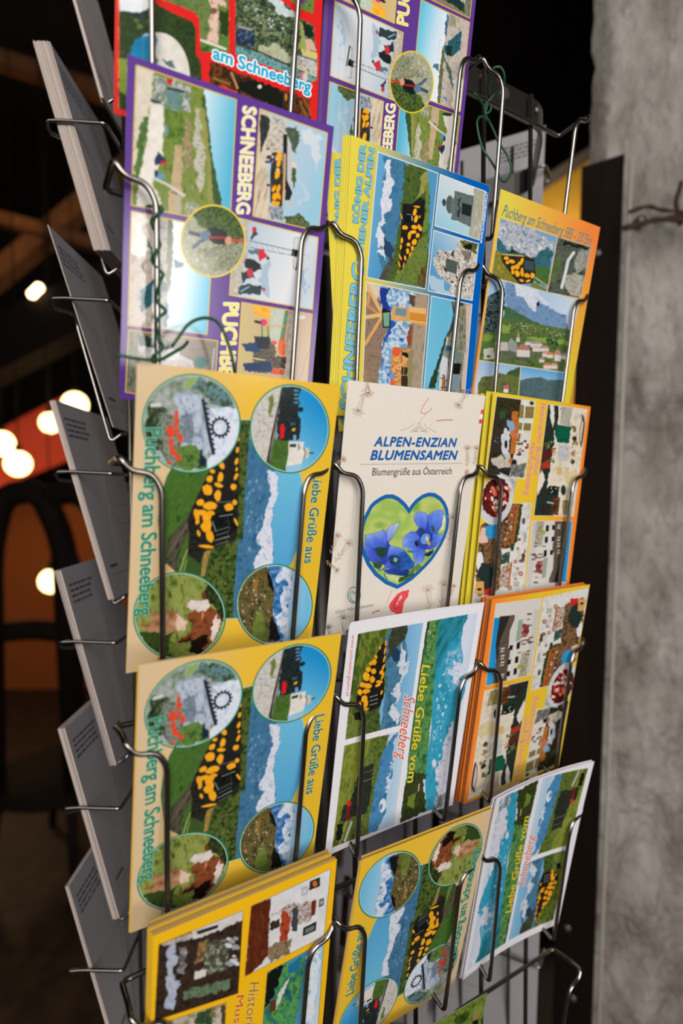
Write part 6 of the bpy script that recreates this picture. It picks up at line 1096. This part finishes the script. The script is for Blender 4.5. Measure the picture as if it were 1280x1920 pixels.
behind(FRONT, PR['A4'], 0, 1, YL, 'second yellow card whose edge shows behind the lower left-column round-picture postcard', 'cards stacked behind the lower left-column yellow postcard', seed=3)
behind(FRONT, PR['A5'], 0, 3, YL, 'yellow card edge behind the upside-down round-picture postcard', 'cards stacked behind the upside-down yellow postcard', seed=4, jit=.0016)
postcard(FRONT, PR['B2'], dB, 'glossy purple postcard with hikers picture, in the left column', face=(94, 58, 142), bend=(.0006, 0, 0))
postcard(FRONT, PR['B1'], dB, 'glossy purple postcard turned upside down, at the top of the middle column', rot=True, face=(94, 58, 142))
behind(FRONT, PR['B2'], 0, 2, (94, 58, 142), 'purple card edge behind the glossy left-column hikers postcard', 'cards stacked behind the left-column purple postcard', seed=5)
behind(FRONT, PR['B1'], 0, 3, (110, 76, 150), 'purple card edge behind the upside-down purple postcard', 'cards stacked behind the upside-down purple postcard', seed=6, jit=.0018, du=-.0009)
postcard(FRONT, PR['C1'], design_red(), 'red postcard reading am Schneeberg at the top of the left column', face=(214, 36, 36))
postcard(FRONT, PR['D2'], dD, 'yellow and blue postcard with a spotted train, in the middle column', face=(226, 208, 74))
pD = list(PR['D2']); pD[0] -= .0060; pD[1] -= .0046; pD[2] -= .0035; pD[5] += .125; pD[3] -= .01
postcard(FRONT, pD, dD, 'second yellow and blue postcard, tilted, half hidden behind the spotted train one', face=(226, 208, 74))
behind(FRONT, PR['D2'], 0, 4, (226, 208, 74), 'yellow card edge behind the spotted train postcard in the middle column', 'cards stacked behind the spotted train postcard', seed=7, du=-.0011, jit=.0006, edge=ink((226, 214, 120)))
postcard(FRONT, PR['E2'], design_orange(), 'orange and yellow postcard with a village view, in the right column', face=(240, 150, 60))
postcard(FRONT, PR['F3'], design_seeds(), 'cream flower seed packet with a blue gentian heart, in the middle column', face=(222, 212, 200), cat='seed packet', kind='seed_packet', edge=M['edgew'], material=pmm)
postcard(FRONT, PR['G3'], dG, 'yellow and orange mountain hut postcard in the right column, third row', face=(230, 200, 52))
behind(FRONT, PR['G3'], 0, 3, (226, 204, 60), 'yellow card edge behind the upper mountain hut postcard', 'cards stacked behind the upper mountain hut postcard', seed=8, du=-.0030, dq=.0034, jit=.0009, edge=ink((206, 196, 70)))
postcard(FRONT, PR['G4'], dG, 'mountain hut postcard turned upside down, in the right column, fourth row', rot=True, face=(246, 140, 46))
behind(FRONT, PR['G4'], 0, 15, (240, 132, 50), 'orange card edge in the thick stack behind the upside-down mountain hut postcard', 'cards stacked behind the upside-down mountain hut postcard', seed=9, dq=.00085, jit=.0013, edge=mat('orange_brown_edge', (176, 108, 66), .8))
postcard(FRONT, PR['H4'], dH, 'white-bordered lake and mountain postcard in the middle column', face=(234, 230, 236), edge=M['edgew'], bend=(.0018, .001, 0))
behind(FRONT, PR['H4'], 0, 1, (234, 230, 236), 'second white card behind the middle-column lake postcard', 'cards stacked behind the middle-column lake postcard', seed=2, bend=(.0018, .001, 0), edge=M['edgew'])
postcard(FRONT, PR['H5'], dH, 'white-bordered lake postcard turned upside down, lowest in the right column', rot=True, face=(234, 230, 236), edge=M['edgew'], bend=(.0040, .002, 0))
behind(FRONT, PR['H5'], 0, 4, (234, 230, 236), 'white card edge behind the upside-down lake postcard', 'cards stacked behind the upside-down lake postcard', seed=10, dq=.0009, jit=.0016, bend=(.0040, .002, 0), edge=M['edgew'])
postcard(FRONT, PR['I5'], design_museum(), 'yellow postcard with a dark old room and a red room, bottom left', face=(240, 184, 22))
behind(FRONT, PR['I5'], 0, 12, (240, 190, 30), 'yellow card edge in the thick stack behind the old room postcard', 'cards stacked behind the old room postcard', seed=11, dq=.0010, jit=.0012)
postcard(FRONT, PR['J6'], design_meadow(), 'green meadow postcard at the very bottom of the middle column', face=(90, 116, 42))

# ---------------------------------------------------------------- cards on the far sides, seen from behind
def back_print(o, w, h, seed, flip=False):
    """message side: publisher's lines, address rules and a divider"""
    r = random.Random(seed); vs = []; fs = []; z = -TH-.00004; sx = 1 if flip else -1
    def bar(x0, y0, x1, y1):
        n = len(vs); vs.extend([(x0, y0, z), (x1, y0, z), (x1, y1, z), (x0, y1, z)]); fs.append((n, n+3, n+2, n+1))
    L = -w/2
    for i in range(4):
        x = L+.007
        while x < L+.048:
            l = r.uniform(.003, .010); bar(x, h/2-.014-i*.0052, x+l, h/2-.0162-i*.0052); x += l+.0014
    bar(L+.012, -h/2+.030, L+.030, -h/2+.0275); bar(L+.010, -h/2+.021, L+.075, -h/2+.0206)
    bar(w*.02, -h/2+.018, w*.02+.0004, h/2-.022)
    for i in range(3): bar(w*.02+.006, -.005-i*.02, w/2-.008, -.0054-i*.02)
    mesh('printed_lines', vs, fs, M['ink'], o, False)
def side_stack(side, prm, n, face, label, glabel, group, seed, dq=.00042, bend=(0, 0, 0), edge=None):
    """prm is the innermost card, whose printed back is seen; the others lie outside it"""
    o = plain(side, prm, face, label, None, bend, edge); back_print(o, prm[6], prm[7], seed)
    del_ = None
    for i in range(n):
        q = random.Random(seed*50+i); p = list(prm); p[1] += dq*(i+1); p[0] += q.uniform(-.0009, .0009); p[2] += q.uniform(-.0007, .0007)
        if del_ is None: del_ = plain(side, p, face, glabel, group, bend, edge)
        else:
            c = del_.copy(); COL.objects.link(c); c.matrix_world = frame_of(side, *p[:6])
    return o
M['edgep'] = mat('pinkish_card_edge', (216, 196, 184), .8, spec=.2)
rowname = {0: 'topmost', 1: 'second highest', 2: 'third highest', 3: 'middle', 4: 'third lowest', 5: 'second lowest', 6: 'lowest'}
#                         z mid        stack
LS = [(0, .428, 6, .26, .0), (1, .2985, 34, .265, .0), (2, .1446, 1, .29, 0), (3, -.0072, 12, .262, 0), (4, -.157, 12, .25, 0), (5, -.299, 14, .25, 0), (6, -.444, 7, .25, 0)]
for k, z, n, lean, roll in LS:
    side_stack(LEFT, (.064, -.0235 if k != 1 else -.0265, z, 0, lean, roll, .118, .182), n, (150, 170, 190), 'white-backed card seen from behind, in the %s pocket on the rack\'s left side' % rowname[k], 'card edge in the pile of the %s pocket on the rack\'s left side' % rowname[k], 'cards piled in the %s pocket of the left side' % rowname[k], 60+k, edge=M['edgep'])
for c in (0, 1, 2):
    for k in (1, 2, 3, 4, 5, 6, 7, 8):
        z = row_z(k)+.006
        side_stack(REAR, (WID*(c+.5), -.024, z, 0, .19, 0, .118, .172), 0, (196, 150, 110), 'white-backed card seen through the wires, column %s and row %s of the rear side' % (('nearest', 'middle', 'farthest')[c], ('one', 'two', 'three', 'four', 'five', 'six', 'seven', 'eight')[k-1]), 'card lying outside that white back on the rear side', 'spare cards on the rear side of the rack', 200+c*10+k, edge=M['edgew'])
# green florist's wire twisted round the pockets
M['green'] = mat('green_coated_wire', (24, 74, 46), .4)
def gw(name, pts, r, label):
    m = MB(); m.tube(fillet(pts, .02, 4), r, 8); o = m.build(name, M['green']); tag(o, label, 'wire', None); return o
F = lambda u, q, z: FRONT.p(u*WID, q, z)
u0 = .19
hel = [F(.176+(.016+.012*math.sin(i*.31))*math.cos(i*.42), .0005+.0026*math.sin(i*.42)-max(0, i-30)*.00008, .150-i*.00118) for i in range(92)]
tail = [F(0.205, 0.01, 0.0755), F(0.233, 0.01, 0.081), F(0.267, 0.01, 0.0877), F(0.3, 0.01, 0.0911), F(0.345, 0.01, 0.0934), F(0.391, 0.01, 0.0929), F(0.42, 0.01, 0.0883), F(0.443, 0.01, 0.0809), F(0.461, 0.01, 0.0734), F(0.476, 0.008, 0.0658)]
lead = [F(-0.01, 0.012, 0.0677), F(0.052, 0.012, 0.0668), F(0.112, 0.012, 0.0669), F(0.157, 0.01, 0.0677), F(0.204, 0.008, 0.0721), F(0.263, 0.006, 0.0774), F(0.282, 0.005, 0.0807)]
gw('green_wire', hel[::-1][:0] + hel, .0009, 'green wire wound round the chrome wire over the glossy purple postcard')
gw('green_wire', lead, .0009, 'loose green wire end crossing the foot of the glossy purple postcard')
gw('green_wire', tail, .0009, 'looped green wire tail above the upper yellow round-picture postcard')
loop = [F(2.231, -0.020, 0.3077), F(2.172, -0.015, 0.3143), F(2.118, -0.004, 0.3178), F(2.156, 0.000, 0.3187), F(2.191, 0.000, 0.3141), F(2.221, -0.004, 0.3100), F(2.211, -0.012, 0.3079), F(2.157, -0.018, 0.2992), F(2.172, -0.016, 0.2926), F(2.201, -0.014, 0.2968), F(2.169, -0.014, 0.3007), F(2.154, -0.016, 0.2931), F(2.190, -0.016, 0.2881), F(2.119, -0.016, 0.2899), F(2.088, -0.016, 0.2838), F(2.098, -0.015, 0.2728), F(2.126, -0.014, 0.2626), F(2.168, -0.012, 0.2568), F(2.224, -0.011, 0.2486), F(2.257, -0.010, 0.2416), F(2.298, -0.010, 0.2435), F(2.331, -0.010, 0.2504), F(2.349, -0.011, 0.2574), F(2.314, -0.013, 0.2682), F(2.265, -0.015, 0.2743), F(2.236, -0.016, 0.2827), F(2.197, -0.018, 0.2920)]
gw('green_wire', loop, .0009, 'tangled green wire hanging at the top right corner of the rack')
gw('green_wire', [F(2.146, -0.03, 0.3171), F(2.19, -0.028, 0.3146), F(2.179, -0.022, 0.3053), F(2.197, -0.018, 0.2981)], .0009, 'short green wire end leading left from the tangle at the top right')
